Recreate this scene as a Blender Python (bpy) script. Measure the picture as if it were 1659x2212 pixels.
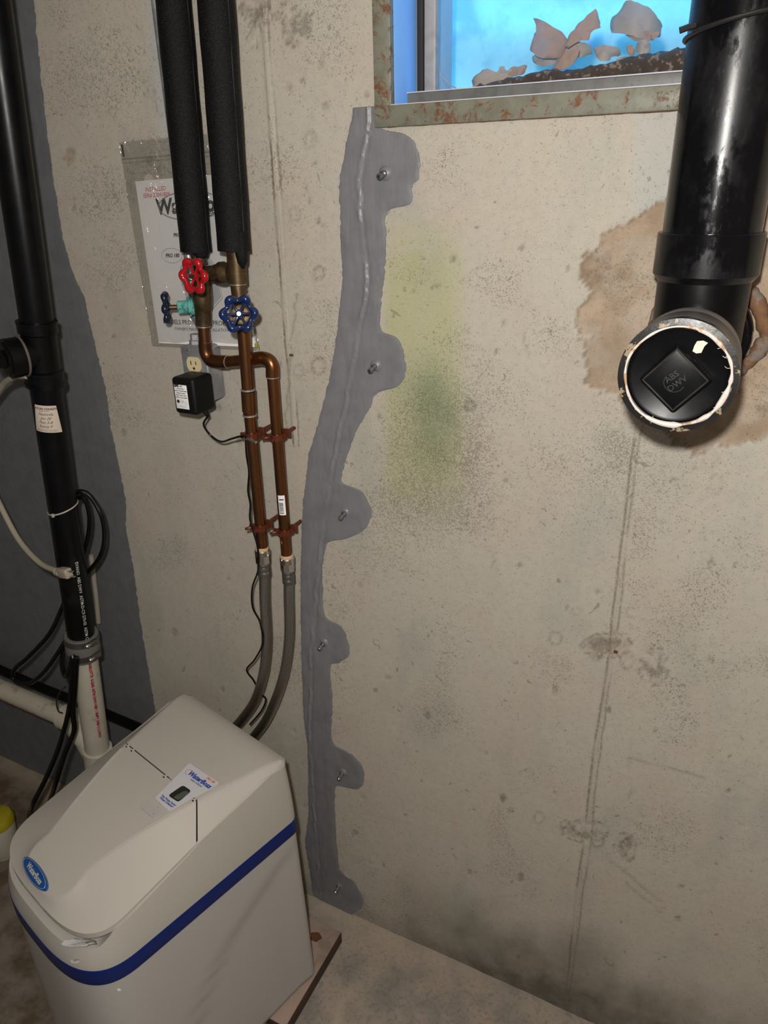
import bpy, bmesh, math
import numpy as np
from mathutils import Vector, Matrix

for o in list(bpy.data.objects): bpy.data.objects.remove(o)
SC = bpy.context.scene

# ------------------------------------------------------------------ camera
F = 1576.0; CX = 829.5; CY = 1106.0
R = np.array([[0.89416023, 0.16609733, -0.41579942],
              [0.44718902, -0.37763835, 0.81080901],
              [-0.0223486, -0.91093411, -0.4119461]])
CAM = np.array([0.0, -1.13, 1.77])
cd = bpy.data.cameras.new('camera'); co = bpy.data.objects.new('camera', cd)
SC.collection.objects.link(co); SC.camera = co
cd.sensor_fit = 'HORIZONTAL'; cd.sensor_width = 36.0; cd.lens = 36.0 * F / 1659.0
cd.clip_start = 0.02
U, _, Vt = np.linalg.svd(np.column_stack([R[:, 0], -R[:, 1], -R[:, 2]])); Rc = U @ Vt
M4 = Matrix.Identity(4)
for i in range(3):
    for j in range(3): M4[i][j] = Rc[i, j]
M4.translation = Vector(CAM); co.matrix_world = M4

# ------------------------------------------------------------------ world, lights, exposure
wd = bpy.data.worlds.new('world'); SC.world = wd; wd.use_nodes = True
bg = wd.node_tree.nodes['Background']; bg.inputs[0].default_value = (0.10, 0.47, 1.0, 1); bg.inputs[1].default_value = 5.5
def lamp(name, loc, power, size, col):
    l = bpy.data.lights.new(name, 'POINT'); l.energy = power; l.shadow_soft_size = size; l.color = col
    o = bpy.data.objects.new(name, l); SC.collection.objects.link(o); o.location = loc; return o
lamp('phone_flash_light', (-0.03, -1.16, 1.865), 58.0, 0.018, (1.0, 0.96, 0.91))  # phone flash just above the camera, not a fixture of the room
lamp('far_fill_light', (1.2, -3.2, 2.25), 10.0, 0.05, (1.0, 0.95, 0.89))  # added fill lamp out of view, stands for no known bulb
SC.view_settings.view_transform = 'Standard'; SC.view_settings.look = 'None'
SC.view_settings.gamma = 1.0; SC.view_settings.use_curve_mapping = False
SC.view_settings.exposure = 0.0

# ------------------------------------------------------------------ helpers: pixels <-> world
def ray(u, v): return R @ np.array([u - CX, v - CY, F])
def on(u, v, ax, val):
    d = ray(u, v); t = (val - CAM[ax]) / d[ax]; return CAM + t * d
def W(u, v, y=0.0): return on(u, v, 1, y)
def proj(X, Y, Z):
    q = np.stack([X - CAM[0], Y - CAM[1], Z - CAM[2]], -1) @ R
    return CX + F * q[..., 0] / q[..., 2], CY + F * q[..., 1] / q[..., 2]

def hsh(ix, iy, s):
    h = (ix.astype(np.int64) * 374761393 + iy.astype(np.int64) * 668265263 + s * 974634777) & 0x7fffffff
    h = ((h ^ (h >> 13)) * 1274126177) & 0x7fffffff
    return ((h ^ (h >> 16)) & 0xffff) / 65535.0
def vnoise(x, y, s=0):
    x = np.asarray(x, float); y = np.asarray(y, float)
    ix = np.floor(x); iy = np.floor(y); fx = x - ix; fy = y - iy
    fx = fx * fx * (3 - 2 * fx); fy = fy * fy * (3 - 2 * fy)
    a = hsh(ix, iy, s); b = hsh(ix + 1, iy, s); c = hsh(ix, iy + 1, s); d = hsh(ix + 1, iy + 1, s)
    return (a * (1 - fx) + b * fx) * (1 - fy) + (c * (1 - fx) + d * fx) * fy
def fbm(x, y, s=0, o=4):
    r = 0; am = .5; t = 0
    for k in range(o):
        r = r + am * vnoise(x * 2 ** k, y * 2 ** k, s + k * 7); t += am; am *= .55
    return r / t
def sst(a, b, x):
    t = np.clip((np.asarray(x, float) - a) / (b - a), 0, 1); return t * t * (3 - 2 * t)

# ------------------------------------------------------------------ materials
class NT:
    def __init__(s, name):
        s.m = bpy.data.materials.new(name); s.m.use_nodes = True; s.t = s.m.node_tree
        s.b = s.t.nodes['Principled BSDF']; s.out = s.t.nodes['Material Output']
    def n(s, typ, **k):
        x = s.t.nodes.new(typ)
        for a, b in k.items():
            if a.startswith('i_'):
                key = a[2:]; key = int(key) if key.isdigit() else key.replace('_', ' ')
                s.put(x.inputs[key], b)
            else: setattr(x, a, b)
        return x
    def put(s, sock, val):
        if isinstance(val, bpy.types.NodeSocket): s.t.links.new(val, sock)
        elif isinstance(val, (tuple, list)) and sock.type == 'RGBA' and len(val) == 3: sock.default_value = (*val, 1)
        else: sock.default_value = val
    def math(s, op, a, b=None, c=None, clamp=False):
        x = s.n('ShaderNodeMath', operation=op, use_clamp=clamp); s.put(x.inputs[0], a)
        if b is not None: s.put(x.inputs[1], b)
        if c is not None: s.put(x.inputs[2], c)
        return x.outputs[0]
    def mix(s, f, a, b, mode='MIX'):
        x = s.n('ShaderNodeMix', data_type='RGBA', blend_type=mode)
        s.put(x.inputs[0], f); s.put(x.inputs[6], a); s.put(x.inputs[7], b); return x.outputs[2]
    def noise(s, scale, detail=3, rough=.55, vec=None, dist=0):
        x = s.n('ShaderNodeTexNoise', i_Scale=scale, i_Detail=detail, i_Roughness=rough, i_Distortion=dist)
        s.put(x.inputs['Vector'], vec if vec is not None else s.co()); return x.outputs[0]
    def co(s):
        if not hasattr(s, '_co'): s._co = s.n('ShaderNodeNewGeometry').outputs['Position']
        return s._co
    def ramp(s, f, lo, hi):
        x = s.n('ShaderNodeMapRange', interpolation_type='SMOOTHSTEP'); s.put(x.inputs[0], f)
        x.inputs[1].default_value = lo; x.inputs[2].default_value = hi; return x.outputs[0]
    def scaled(s, v):
        x = s.n('ShaderNodeVectorMath', operation='MULTIPLY'); s.put(x.inputs[0], s.co()); x.inputs[1].default_value = v; return x.outputs[0]
    def bump(s, h, st=.3, d=.002):
        x = s.n('ShaderNodeBump', i_Strength=st, i_Distance=d); s.put(x.inputs['Height'], h)
        if hasattr(s, '_bp'): s.put(x.inputs['Normal'], s._bp)
        s._bp = x.outputs[0]; s.put(s.b.inputs['Normal'], s._bp)

def simple(name, col, rough=.5, metal=0., var=.15, scale=25., bump=.0, bscale=120., col2=None, c2lo=.5, c2hi=.65, c2scale=12., spec=.5, coat=0., emit=None):
    m = NT(name)
    n = m.noise(scale, 4)
    k = m.math('MULTIPLY_ADD', n, 2 * var, 1 - var)
    base = m.mix(1.0, col, m.n('ShaderNodeCombineColor', i_0=k, i_1=k, i_2=k).outputs[0], 'MULTIPLY')
    if col2: base = m.mix(m.ramp(m.noise(c2scale, 5, .6), c2lo, c2hi), base, col2)
    m.put(m.b.inputs['Base Color'], base)
    m.put(m.b.inputs['Roughness'], m.math('MULTIPLY_ADD', n, .2, rough - .1)); m.b.inputs['Metallic'].default_value = metal
    m.b.inputs['Specular IOR Level'].default_value = spec; m.b.inputs['Coat Weight'].default_value = coat
    if bump: m.bump(m.noise(bscale, 3), bump, .001)
    return m.m

def concrete(name):
    m = NT(name)
    a1 = m.n('ShaderNodeAttribute', attribute_name='stainA'); a2 = m.n('ShaderNodeAttribute', attribute_name='stainB')
    A = m.n('ShaderNodeSeparateColor', i_0=a1.outputs[0]).outputs; B = m.n('ShaderNodeSeparateColor', i_0=a2.outputs[0]).outputs
    col = (0.465, 0.43, 0.365)
    col = m.mix(m.math('MULTIPLY', m.ramp(m.noise(5, 3), .45, .62), .5), col, (0.465, 0.395, 0.335))
    v = m.noise(4.3, 3, vec=m.scaled((1.6, 1, .8)))
    col = m.mix(m.math('MULTIPLY', m.ramp(v, .5, .68), .6), col, (0.37, 0.365, 0.315))
    streak = m.noise(9, 4, vec=m.scaled((4, 1, .35)))
    col = m.mix(m.math('MULTIPLY', m.ramp(streak, .52, .75), .25), col, (0.52, 0.47, 0.38))
    fine = m.noise(70, 5, .7)
    col = m.mix(m.math('MULTIPLY', m.ramp(fine, .42, .7), .22), col, (0.28, 0.26, 0.22))
    # stains
    a3 = m.n('ShaderNodeAttribute', attribute_name='stainC'); C3 = m.n('ShaderNodeSeparateColor', i_0=a3.outputs[0]).outputs
    col = m.mix(C3[0], col, (0.42, 0.43, 0.41))
    green = m.math('MULTIPLY', A[0], m.math('MULTIPLY_ADD', m.noise(22, 4, vec=m.scaled((3, 1, .5))), .7, .55), clamp=True)
    col = m.mix(green, col, (0.40, 0.40, 0.215))
    col = m.mix(m.math('MULTIPLY', A[1], m.math('MULTIPLY_ADD', m.noise(30, 4), .9, .25), clamp=True), col, (0.17, 0.24, 0.14))
    tan = m.mix(m.ramp(m.noise(18, 5, .65), .35, .7), (0.30, 0.225, 0.155), (0.43, 0.33, 0.245))
    col = m.mix(A[2], col, tan)
    damp = m.math('MULTIPLY', B[1], m.math('MULTIPLY_ADD', m.noise(14, 5, .65), 1.1, .35), clamp=True)
    col = m.mix(damp, col, (0.13, 0.115, 0.09))
    # pores and pits, denser where attribute B says so
    p1 = m.noise(430, 3, .65, dist=.4); p2 = m.noise(150, 5, .8, dist=.3)
    thr = m.math('MULTIPLY_ADD', B[2], -.10, .628)
    pit = m.math('GREATER_THAN', m.math('ADD', m.math('MULTIPLY', p1, .62), m.math('MULTIPLY', p2, .45)), thr)
    pit = m.math('MULTIPLY', pit, m.math('MULTIPLY_ADD', m.noise(23, 3), .9, .1))
    col = m.mix(pit, col, (0.135, 0.12, 0.085))
    big = m.ramp(m.noise(42, 2, .5, dist=1.2), .70, .74)
    col = m.mix(m.math('MULTIPLY', big, .6), col, (0.2, 0.18, 0.14))
    col = m.mix(m.math('MULTIPLY', m.math('MULTIPLY', B[0], .95), m.math('MULTIPLY_ADD', m.ramp(m.noise(120, 5, .75), .38, .56), .65, .35), clamp=True), col, (0.14, 0.12, 0.095))
    m.put(m.b.inputs['Base Color'], col); m.b.inputs['Roughness'].default_value = .88
    m.b.inputs['Specular IOR Level'].default_value = .25
    m.bump(m.math('SUBTRACT', m.math('MULTIPLY', fine, .6), pit), .35, .0012)
    return m.m

def floor_mat():
    m = NT('floor_concrete')
    a1 = m.n('ShaderNodeAttribute', attribute_name='stainA')
    A = m.n('ShaderNodeSeparateColor', i_0=a1.outputs[0]).outputs
    col = m.mix(m.ramp(m.noise(9, 5, .6), .4, .65), (0.36, 0.30, 0.25), (0.24, 0.22, 0.195))
    col = m.mix(m.math('MULTIPLY', m.ramp(m.noise(90, 5, .8), .5, .62), .55), col, (0.15, 0.14, 0.12))
    brown = m.mix(m.ramp(m.noise(10, 5, .65), .35, .65), (0.105, 0.075, 0.045), (0.23, 0.2, 0.165))
    col = m.mix(A[0], col, brown)
    col = m.mix(A[1], col, (0.46, 0.38, 0.29))
    m.put(m.b.inputs['Base Color'], col); m.b.inputs['Roughness'].default_value = .85
    m.bump(m.noise(90, 6, .7), .4, .0015)
    return m.m

def rusty(name, col, amt=.5, sc=(1, 1, 1)):
    m = NT(name)
    n = m.noise(55, 6, .75, vec=m.scaled(sc), dist=.5); n2 = m.noise(140, 4, .7)
    base = m.mix(m.ramp(m.noise(60, 4), .4, .7), col, tuple(c * .8 for c in col))
    r = m.ramp(n, amt, amt + .12)
    rc = m.mix(n2, (0.07, 0.032, 0.016), (0.24, 0.10, 0.04))
    m.put(m.b.inputs['Base Color'], m.mix(r, base, rc)); m.put(m.b.inputs['Roughness'], m.math('MULTIPLY_ADD', r, .35, .45))
    m.bump(m.math('ADD', n2, r), .3, .0008); return m.m

def braid():
    m = NT('braided_steel')
    uv = m.n('ShaderNodeSeparateXYZ', i_0=m.n('ShaderNodeUVMap').outputs[0]).outputs
    a = m.math('MULTIPLY', uv[0], 2 * math.pi * 12); b = m.math('MULTIPLY', uv[1], 2 * math.pi * 180)
    s1 = m.math('SINE', m.math('ADD', a, b)); s2 = m.math('SINE', m.math('SUBTRACT', a, b))
    h = m.math('MULTIPLY', s1, s2)
    k = m.ramp(h, -.6, .5)
    m.put(m.b.inputs['Base Color'], m.mix(k, (0.12, 0.11, 0.10), (0.66, 0.62, 0.58)))
    m.b.inputs['Metallic'].default_value = 1.; m.b.inputs['Roughness'].default_value = .25
    m.bump(h, .6, .0005); return m.m

def foam():
    m = NT('black_foam')
    n = m.noise(800, 2, .6)
    m.b.inputs['Specular IOR Level'].default_value = .18
    m.put(m.b.inputs['Base Color'], m.mix(m.ramp(n, .52, .68), (0.0025, 0.0025, 0.003), (0.022, 0.022, 0.023)))  # sparkle of the foam put into the base colour as paler specks
    m.put(m.b.inputs['Roughness'], m.math('MULTIPLY_ADD', m.noise(300, 2), -.5, .8))
    m.bump(n, .8, .0012); return m.m

def copper(name, dark=0.):
    m = NT(name)
    n = m.noise(38, 5, .65, vec=m.scaled((1, 1, .35)))
    c = m.mix(m.ramp(n, .35, .7), (0.27 * (1 - dark), 0.105 * (1 - dark), 0.038 * (1 - dark)), (0.15 * (1 - dark * .6), 0.07 * (1 - dark * .5), 0.032))
    m.put(m.b.inputs['Base Color'], c); m.b.inputs['Metallic'].default_value = .92 - dark * .3
    m.put(m.b.inputs['Roughness'], m.math('MULTIPLY_ADD', n, .3, .16 + dark * .25)); m.bump(m.noise(200, 3), .12, .0005)
    return m.m

def glass_dirty():
    m = NT('dirty_glass')
    t = m.t; tr = t.nodes.new('ShaderNodeBsdfTransparent'); tl = t.nodes.new('ShaderNodeBsdfTranslucent'); gl = t.nodes.new('ShaderNodeBsdfGlossy')
    tl.inputs[0].default_value = (.8, .85, .9, 1); gl.inputs[1].default_value = .05
    n = m.noise(26, 6, .7); s = m.noise(170, 4, .8)
    f = m.math('MULTIPLY_ADD', m.ramp(n, .45, .75), .12, .05); f = m.math('ADD', f, m.math('MULTIPLY', m.ramp(s, .62, .72), .25))
    mx = t.nodes.new('ShaderNodeMixShader'); m.put(mx.inputs[0], f); m.put(mx.inputs[1], tr.outputs[0]); m.put(mx.inputs[2], tl.outputs[0])
    m2 = t.nodes.new('ShaderNodeMixShader'); m2.inputs[0].default_value = .02
    m.put(m2.inputs[1], mx.outputs[0]); m.put(m2.inputs[2], gl.outputs[0]); m.put(m.out.inputs[0], m2.outputs[0]); return m.m

def bag_mat():
    m = NT('clear_plastic')
    t = m.t; tr = t.nodes.new('ShaderNodeBsdfTransparent'); tr.inputs[0].default_value = (.93, .925, .91, 1)
    gl = t.nodes.new('ShaderNodeBsdfGlossy'); gl.inputs[1].default_value = .12
    df = t.nodes.new('ShaderNodeBsdfDiffuse'); df.inputs[0].default_value = (.45, .45, .44, 1)
    b = t.nodes.new('ShaderNodeBump'); b.inputs[0].default_value = .9; b.inputs[1].default_value = .02; m.put(b.inputs['Height'], m.noise(22, 3, .5, dist=1.5))
    m.put(gl.inputs['Normal'], b.outputs[0])
    m1 = t.nodes.new('ShaderNodeMixShader'); m1.inputs[0].default_value = .09; m.put(m1.inputs[1], tr.outputs[0]); m.put(m1.inputs[2], df.outputs[0])
    m2 = t.nodes.new('ShaderNodeMixShader'); m2.inputs[0].default_value = .17; m.put(m2.inputs[1], m1.outputs[0]); m.put(m2.inputs[2], gl.outputs[0])
    m.put(m.out.inputs[0], m2.outputs[0]); return m.m

def softener_mat(name, col):
    m = NT(name)
    n = m.noise(300, 2); g = m.ramp(m.noise(13, 5, .7), .55, .8)
    c = m.mix(m.math('MULTIPLY', g, .18), col, (0.36, 0.34, 0.30))
    c = m.mix(m.math('MULTIPLY', m.math('GREATER_THAN', m.noise(60, 2, .5), .77), .5), c, (0.25, 0.22, 0.18))
    m.put(m.b.inputs['Base Color'], c); m.b.inputs['Roughness'].default_value = .42; m.b.inputs['Specular IOR Level'].default_value = .35
    m.bump(n, .08, .0004); return m.m

MT = {}
MT['wall'] = concrete('basement_concrete')
MT['floor'] = floor_mat()
MT['plain'] = simple('room_concrete', (0.34, 0.31, 0.26), .9, var=.2, scale=3)
MT['ceil'] = simple('joist_ceiling', (0.30, 0.24, 0.17), .9, var=.2, scale=3)
def paint(name, col, rough):
    m = NT(name); n = m.noise(24, 5, .6); k = m.noise(30, 4, vec=m.scaled((3, 1, .6)))
    c = m.mix(m.ramp(n, .35, .7), col, tuple(x * .84 for x in col))
    c = m.mix(m.math('MULTIPLY', m.math('GREATER_THAN', m.noise(85, 4, .7), .74), .5), c, (0.35, 0.35, 0.33))
    m.put(m.b.inputs['Base Color'], c); m.put(m.b.inputs['Roughness'], m.math('MULTIPLY_ADD', n, .25, rough))
    m.bump(k, .35, .003); m.bump(m.noise(160, 3), .15, .001); return m.m
MT['band'] = paint('slate_masonry_paint', (0.145, 0.152, 0.162), .5)
MT['seal'] = paint('grey_epoxy', (0.20, 0.20, 0.215), .26)
MT['steelframe'] = rusty('rusty_grey_steel', (0.20, 0.20, 0.155), .50)
MT['rustbar'] = rusty('grey_window_steel', (0.15, 0.15, 0.14), .60)
MT['whiterust'] = rusty('weathered_white_steel', (0.36, 0.33, 0.30), .6, (2, 2, .6))
MT['jamb'] = simple('light_blue_jamb_paint', (0.26, 0.50, 0.86), .45, var=.04)
MT['gasket'] = simple('black_gasket', (0.015, 0.013, 0.012), .7)
MT['glass'] = glass_dirty()
MT['reveal'] = simple('well_concrete', (0.42, 0.44, 0.46), .9, var=.2, scale=20, bump=.3)
MT['well'] = simple('galvanised_well', (0.50, 0.78, 0.74), .6, var=.25, scale=9, col2=(.30, .50, .62), c2scale=6)
MT['soil'] = simple('dark_soil', (0.055, 0.038, 0.026), .95, var=.8, scale=90, bump=1., bscale=200, col2=(0.22, 0.17, 0.12), c2lo=.56, c2hi=.62, c2scale=150)
MT['leaf'] = simple('dry_leaf_tan', (0.38, 0.245, 0.16), .8, var=.3, scale=40, bump=.4)
MT['leaf2'] = simple('dry_leaf_pale', (0.40, 0.32, 0.235), .8, var=.35, scale=30, bump=.4)
MT['pvcblack'] = NT('black_abs').m
m = NT('black_abs_plastic'); n = m.noise(7, 5, .65, vec=m.scaled((1, 1, .6))); 
m.put(m.b.inputs['Base Color'], m.mix(m.ramp(n, .5, .6), (0.003, 0.003, 0.004), (0.010, 0.010, 0.011)))
sc_ = m.noise(120, 5, .8, vec=m.scaled((1, 1, .4)))
m.b.inputs['Specular IOR Level'].default_value = .32
m.put(m.b.inputs['Roughness'], m.math('ADD', m.math('MULTIPLY_ADD', m.ramp(n, .48, .52), .16, .14), m.math('MULTIPLY', m.ramp(sc_, .5, .7), .18)))
m.bump(sc_, .1, .0006); MT['abs'] = m.m
MT['absold'] = simple('dusty_black_plastic', (0.003, 0.003, 0.0035), .34, var=.4, scale=40, col2=(0.014, 0.013, 0.011), c2lo=.6, c2hi=.75, spec=.22)
MT['absdust'] = simple('dust_greyed_black_plastic', (0.115, 0.10, 0.092), .5, var=.3, scale=60, bump=.2)
MT['smear'] = simple('cement_smeared_black_rim', (0.012, 0.011, 0.010), .35, var=.4, col2=(0.26, 0.20, 0.13), c2lo=.57, c2hi=.60, c2scale=60, bump=.3)
MT['whiteseal'] = simple('white_thread_sealant', (0.60, 0.54, 0.49), .6, var=.2, scale=60, col2=(0.42, 0.25, 0.15), c2lo=.55, c2hi=.62, c2scale=40, bump=.4)
MT['foamorange'] = simple('orange_brown_sealant', (0.17, 0.085, 0.04), .85, var=.5, scale=60, col2=(0.19, 0.155, 0.13), c2lo=.50, c2hi=.58, c2scale=35, bump=1.)
MT['rubberdk'] = simple('worn_black_edge', (0.028, 0.026, 0.024), .35, var=.5, scale=90)
MT['tieblk'] = simple('black_tie_plastic', (0.012, 0.012, 0.012), .4)
MT['tiewht'] = simple('cream_tie_plastic', (0.42, 0.40, 0.35), .5)
MT['cream'] = simple('beige_cord_vinyl', (0.36, 0.32, 0.255), .5, var=.1)
MT['cord'] = simple('black_cord_vinyl', (0.004, 0.004, 0.004), .3, spec=.35)
MT['pvcwhite'] = simple('white_pvc', (0.50, 0.465, 0.385), .45, var=.12, scale=30, col2=(0.30, 0.26, 0.19), c2lo=.56, c2hi=.75, c2scale=25)
MT['rubber'] = simple('grey_rubber_sleeve', (0.14, 0.14, 0.128), .6, bump=.2)
MT['clampst'] = simple('dull_clamp_steel', (0.18, 0.17, 0.155), .38, metal=.8, var=.2)
MT['paper'] = simple('white_paper', (0.88, 0.87, 0.88), .7, var=.03)
MT['paperold'] = simple('aged_sticker_paper', (0.62, 0.53, 0.44), .7, var=.08)
MT['ink'] = simple('black_ink', (0.02, 0.02, 0.022), .6)
MT['inkgrey'] = simple('grey_ink', (0.22, 0.22, 0.23), .6)
MT['inkred'] = simple('red_ink', (0.55, 0.05, 0.08), .6)
MT['inkdkred'] = simple('crimson_ink', (0.36, 0.02, 0.04), .6)
MT['inkwhite'] = simple('white_ink', (0.55, 0.55, 0.52), .6)
MT['inkblue'] = simple('blue_ink', (0.02, 0.06, 0.33), .5)
MT['inkorange'] = simple('orange_ink', (0.65, 0.16, 0.06), .5)
MT['bag'] = bag_mat()
MT['galv'] = simple('galvanised_steel', (0.30, 0.31, 0.33), .42, metal=.55, var=.3, scale=35, col2=(0.45, 0.46, 0.47), c2scale=22, bump=.2)
MT['ivory'] = simple('ivory_plastic', (0.66, 0.56, 0.33), .4, var=.06)
MT['dark'] = simple('dark_slot', (0.01, 0.009, 0.008), .7)
MT['adapter'] = simple('black_adapter_plastic', (0.004, 0.004, 0.004), .5, bump=.3, bscale=500, spec=.3)
MT['foam'] = foam()
MT['copper'] = copper('copper_tube'); MT['copperdk'] = simple('tarnished_brass', (0.115, 0.075, 0.038), .42, metal=.75, var=.5, scale=45, col2=(0.05, 0.035, 0.02), c2scale=28, bump=.3)
MT['clampcu'] = simple('copper_clamp', (0.18, 0.048, 0.025), .35, metal=.6, var=.3)
MT['solder'] = simple('solder_silver', (0.50, 0.47, 0.43), .4, metal=.7, var=.3, scale=80, bump=.4)
MT['screw'] = simple('zinc_screw', (0.55, 0.54, 0.52), .3, metal=.9)
MT['red'] = simple('glossy_red_enamel', (0.36, 0.006, 0.011), .18, var=.1, coat=.6)
MT['blue'] = simple('glossy_blue_enamel', (0.004, 0.018, 0.085), .18, var=.2, coat=.6)
MT['bluedk'] = simple('worn_dark_blue_enamel', (0.006, 0.014, 0.035), .22, var=.3, coat=.3)
MT['teal'] = simple('teal_corrosion', (0.10, 0.36, 0.32), .8, var=.5, scale=90, bump=.8, bscale=260, col2=(0.04, 0.12, 0.10), c2scale=70)
MT['chrome'] = simple('chrome_nut', (0.62, 0.60, 0.58), .14, metal=1., var=.1)
MT['braid'] = braid()
MT['washer'] = simple('tan_washer', (0.55, 0.38, 0.24), .6)
MT['body'] = softener_mat('grey_white_tank_plastic', (0.45, 0.435, 0.415))
MT['cover'] = softener_mat('warm_grey_cover_plastic', (0.47, 0.445, 0.405))
MT['stripe'] = simple('blue_stripe_vinyl', (0.001, 0.018, 0.16), .4, var=.1, spec=.25)
MT['logo'] = simple('blue_badge', (0.006, 0.07, 0.27), .25, coat=.5)
MT['silver'] = simple('silver_print', (0.60, 0.60, 0.58), .35, metal=.3)
MT['labelw'] = simple('pale_panel_label', (0.58, 0.58, 0.62), .4, var=.03)
MT['lcd'] = simple('lcd_grey', (0.08, 0.10, 0.075), .25)
MT['scuff'] = simple('white_scuff', (0.85, 0.85, 0.84), .6, var=.05, bump=.3)
MT['wood'] = simple('weathered_board', (0.36, 0.26, 0.22), .85, var=.2, scale=20, bump=.5, col2=(0.25, 0.19, 0.15), c2scale=14)
MT['woodred'] = simple('reddish_board', (0.22, 0.10, 0.06), .8, var=.4, scale=30, bump=.5)
MT['woodedge'] = simple('dark_board_edge', (0.065, 0.038, 0.025), .9, var=.5, scale=40, bump=.7)
MT['rust'] = simple('rust_brown', (0.12, 0.045, 0.02), .85, var=.4, scale=80, bump=.5)
MT['yellow'] = simple('yellow_plastic', (0.40, 0.33, 0.015), .5)
MT['portm'] = simple('port_steel', (0.42, 0.42, 0.42), .25, metal=.95, var=.3)

# ------------------------------------------------------------------ mesh builder
LOC = {}; XF = [None]
class MB:
    def __init__(s): s.v = []; s.f = []; s.uv = []; s.n = 0
    def add(s, v, f, uv=None):
        s.v.extend([tuple(map(float, p)) for p in v])
        for i, q in enumerate(f):
            s.f.append(tuple(int(k) + s.n for k in q)); s.uv.append(uv[i] if uv else None)
        s.n += len(v); return s
    def tube(s, pts, r, seg=16, cap=True, closed=False, sq=1.0):
        P = np.array(pts, float); n = len(P); r = np.full(n, r) if np.isscalar(r) else np.array(r, float)
        if closed: T = np.roll(P, -1, 0) - np.roll(P, 1, 0)
        else: T = np.gradient(P, axis=0)
        T /= np.linalg.norm(T, axis=1)[:, None] + 1e-12
        up = np.array([0, 0, 1.]) if abs(T[0][2]) < .9 else np.array([1., 0, 0])
        N = np.cross(T[0], up); N /= np.linalg.norm(N); V = []; L = 0; Ls = [0]
        fr = []
        for i in range(n):
            N = N - T[i] * N.dot(T[i]); N /= np.linalg.norm(N); B = np.cross(T[i], N); fr.append((N, B))
            for j in range(seg):
                a = 2 * math.pi * j / seg; V.append(P[i] + r[i] * (N * math.cos(a) + B * math.sin(a) * sq))
            if i: L += np.linalg.norm(P[i] - P[i - 1]); Ls.append(L)
        Fc = []; UV = []
        for i in range(n if closed else n - 1):
            k = (i + 1) % n; l0 = Ls[i]; l1 = Ls[k] if k else L + .01
            for j in range(seg):
                j2 = (j + 1) % seg; Fc.append((i * seg + j, i * seg + j2, k * seg + j2, k * seg + j))
                UV.append(((j / seg, l0), ((j + 1) / seg, l0), ((j + 1) / seg, l1), (j / seg, l1)))
        if cap and not closed:
            Fc.append(tuple(range(seg))[::-1]); UV.append(None); Fc.append(tuple((n - 1) * seg + j for j in range(seg))); UV.append(None)
        return s.add(V, Fc, UV)
    def lathe(s, p, d, prof, seg=32, poly=0, rot=0.):
        p = np.array(p, float); d = np.array(d, float); d /= np.linalg.norm(d)
        up = np.array([0, 0, 1.]) if abs(d[2]) < .9 else np.array([1., 0, 0])
        N = np.cross(d, up); N /= np.linalg.norm(N); B = np.cross(d, N)
        sg = poly or seg; V = []
        for t, r in prof:
            for j in range(sg):
                a = 2 * math.pi * j / sg + rot; V.append(p + d * t + max(r, 1e-5) * (N * math.cos(a) + B * math.sin(a)))
        Fc = []
        for i in range(len(prof) - 1):
            for j in range(sg): j2 = (j + 1) % sg; Fc.append((i * sg + j, i * sg + j2, (i + 1) * sg + j2, (i + 1) * sg + j))
        if prof[0][1] > 1e-4: Fc.append(tuple(range(sg))[::-1])
        if prof[-1][1] > 1e-4: Fc.append(tuple((len(prof) - 1) * sg + j for j in range(sg)))
        return s.add(V, Fc)
    def box(s, c, size, ax=None, bev=.0, segs=2):
        bm = bmesh.new(); bmesh.ops.create_cube(bm, size=1.0); bmesh.ops.scale(bm, vec=size, verts=bm.verts)
        if bev: bmesh.ops.bevel(bm, geom=bm.edges[:], offset=bev, segments=segs, affect='EDGES', profile=.5)
        A_ = np.eye(3) if ax is None else np.array(ax, float)
        V = [np.array(c) + np.array(v.co) @ A_ for v in bm.verts]; bm.verts.index_update()
        Fc = [tuple(v.index for v in f.verts) for f in bm.faces]; bm.free(); return s.add(V, Fc)
    def prism(s, poly, o, ex, ey, ez, t, fn=None):
        o, ex, ey, ez = [np.array(k, float) for k in (o, ex, ey, ez)]; n = len(poly)
        V = [o + ex * x + ey * y for x, y in poly] + [o + ex * x + ey * y + ez * t for x, y in poly]
        if fn: V = [fn(v) for v in V]
        Fc = [tuple(range(n))[::-1], tuple(range(n, 2 * n))] + [(i, (i + 1) % n, n + (i + 1) % n, n + i) for i in range(n)]
        return s.add(V, Fc)
    def grid(s, G, flip=False):
        G = np.array(G); a, b = G.shape[:2]; I = np.arange(a * b).reshape(a, b)
        q = np.stack([I[:-1, :-1], I[:-1, 1:], I[1:, 1:], I[1:, :-1]], -1).reshape(-1, 4)
        if flip: q = q[:, ::-1]
        return s.add(G.reshape(-1, 3), q)
    def text(s, t, size, fn, bold=0., shear=0., align='CENTER', res=2, lh=1.0):
        c = bpy.data.curves.new('t', 'FONT'); c.body = t; c.size = size; c.offset = bold; c.shear = shear; c.align_x = align; c.align_y = 'CENTER'
        c.resolution_u = res; c.space_line = lh
        o = bpy.data.objects.new('t', c); SC.collection.objects.link(o); bpy.context.view_layer.update()
        me = bpy.data.meshes.new_from_object(o)
        s.add([fn(v.co.x, v.co.y) for v in me.vertices], [tuple(p.vertices) for p in me.polygons])
        bpy.data.objects.remove(o); bpy.data.meshes.remove(me); bpy.data.curves.remove(c); return s
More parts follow.
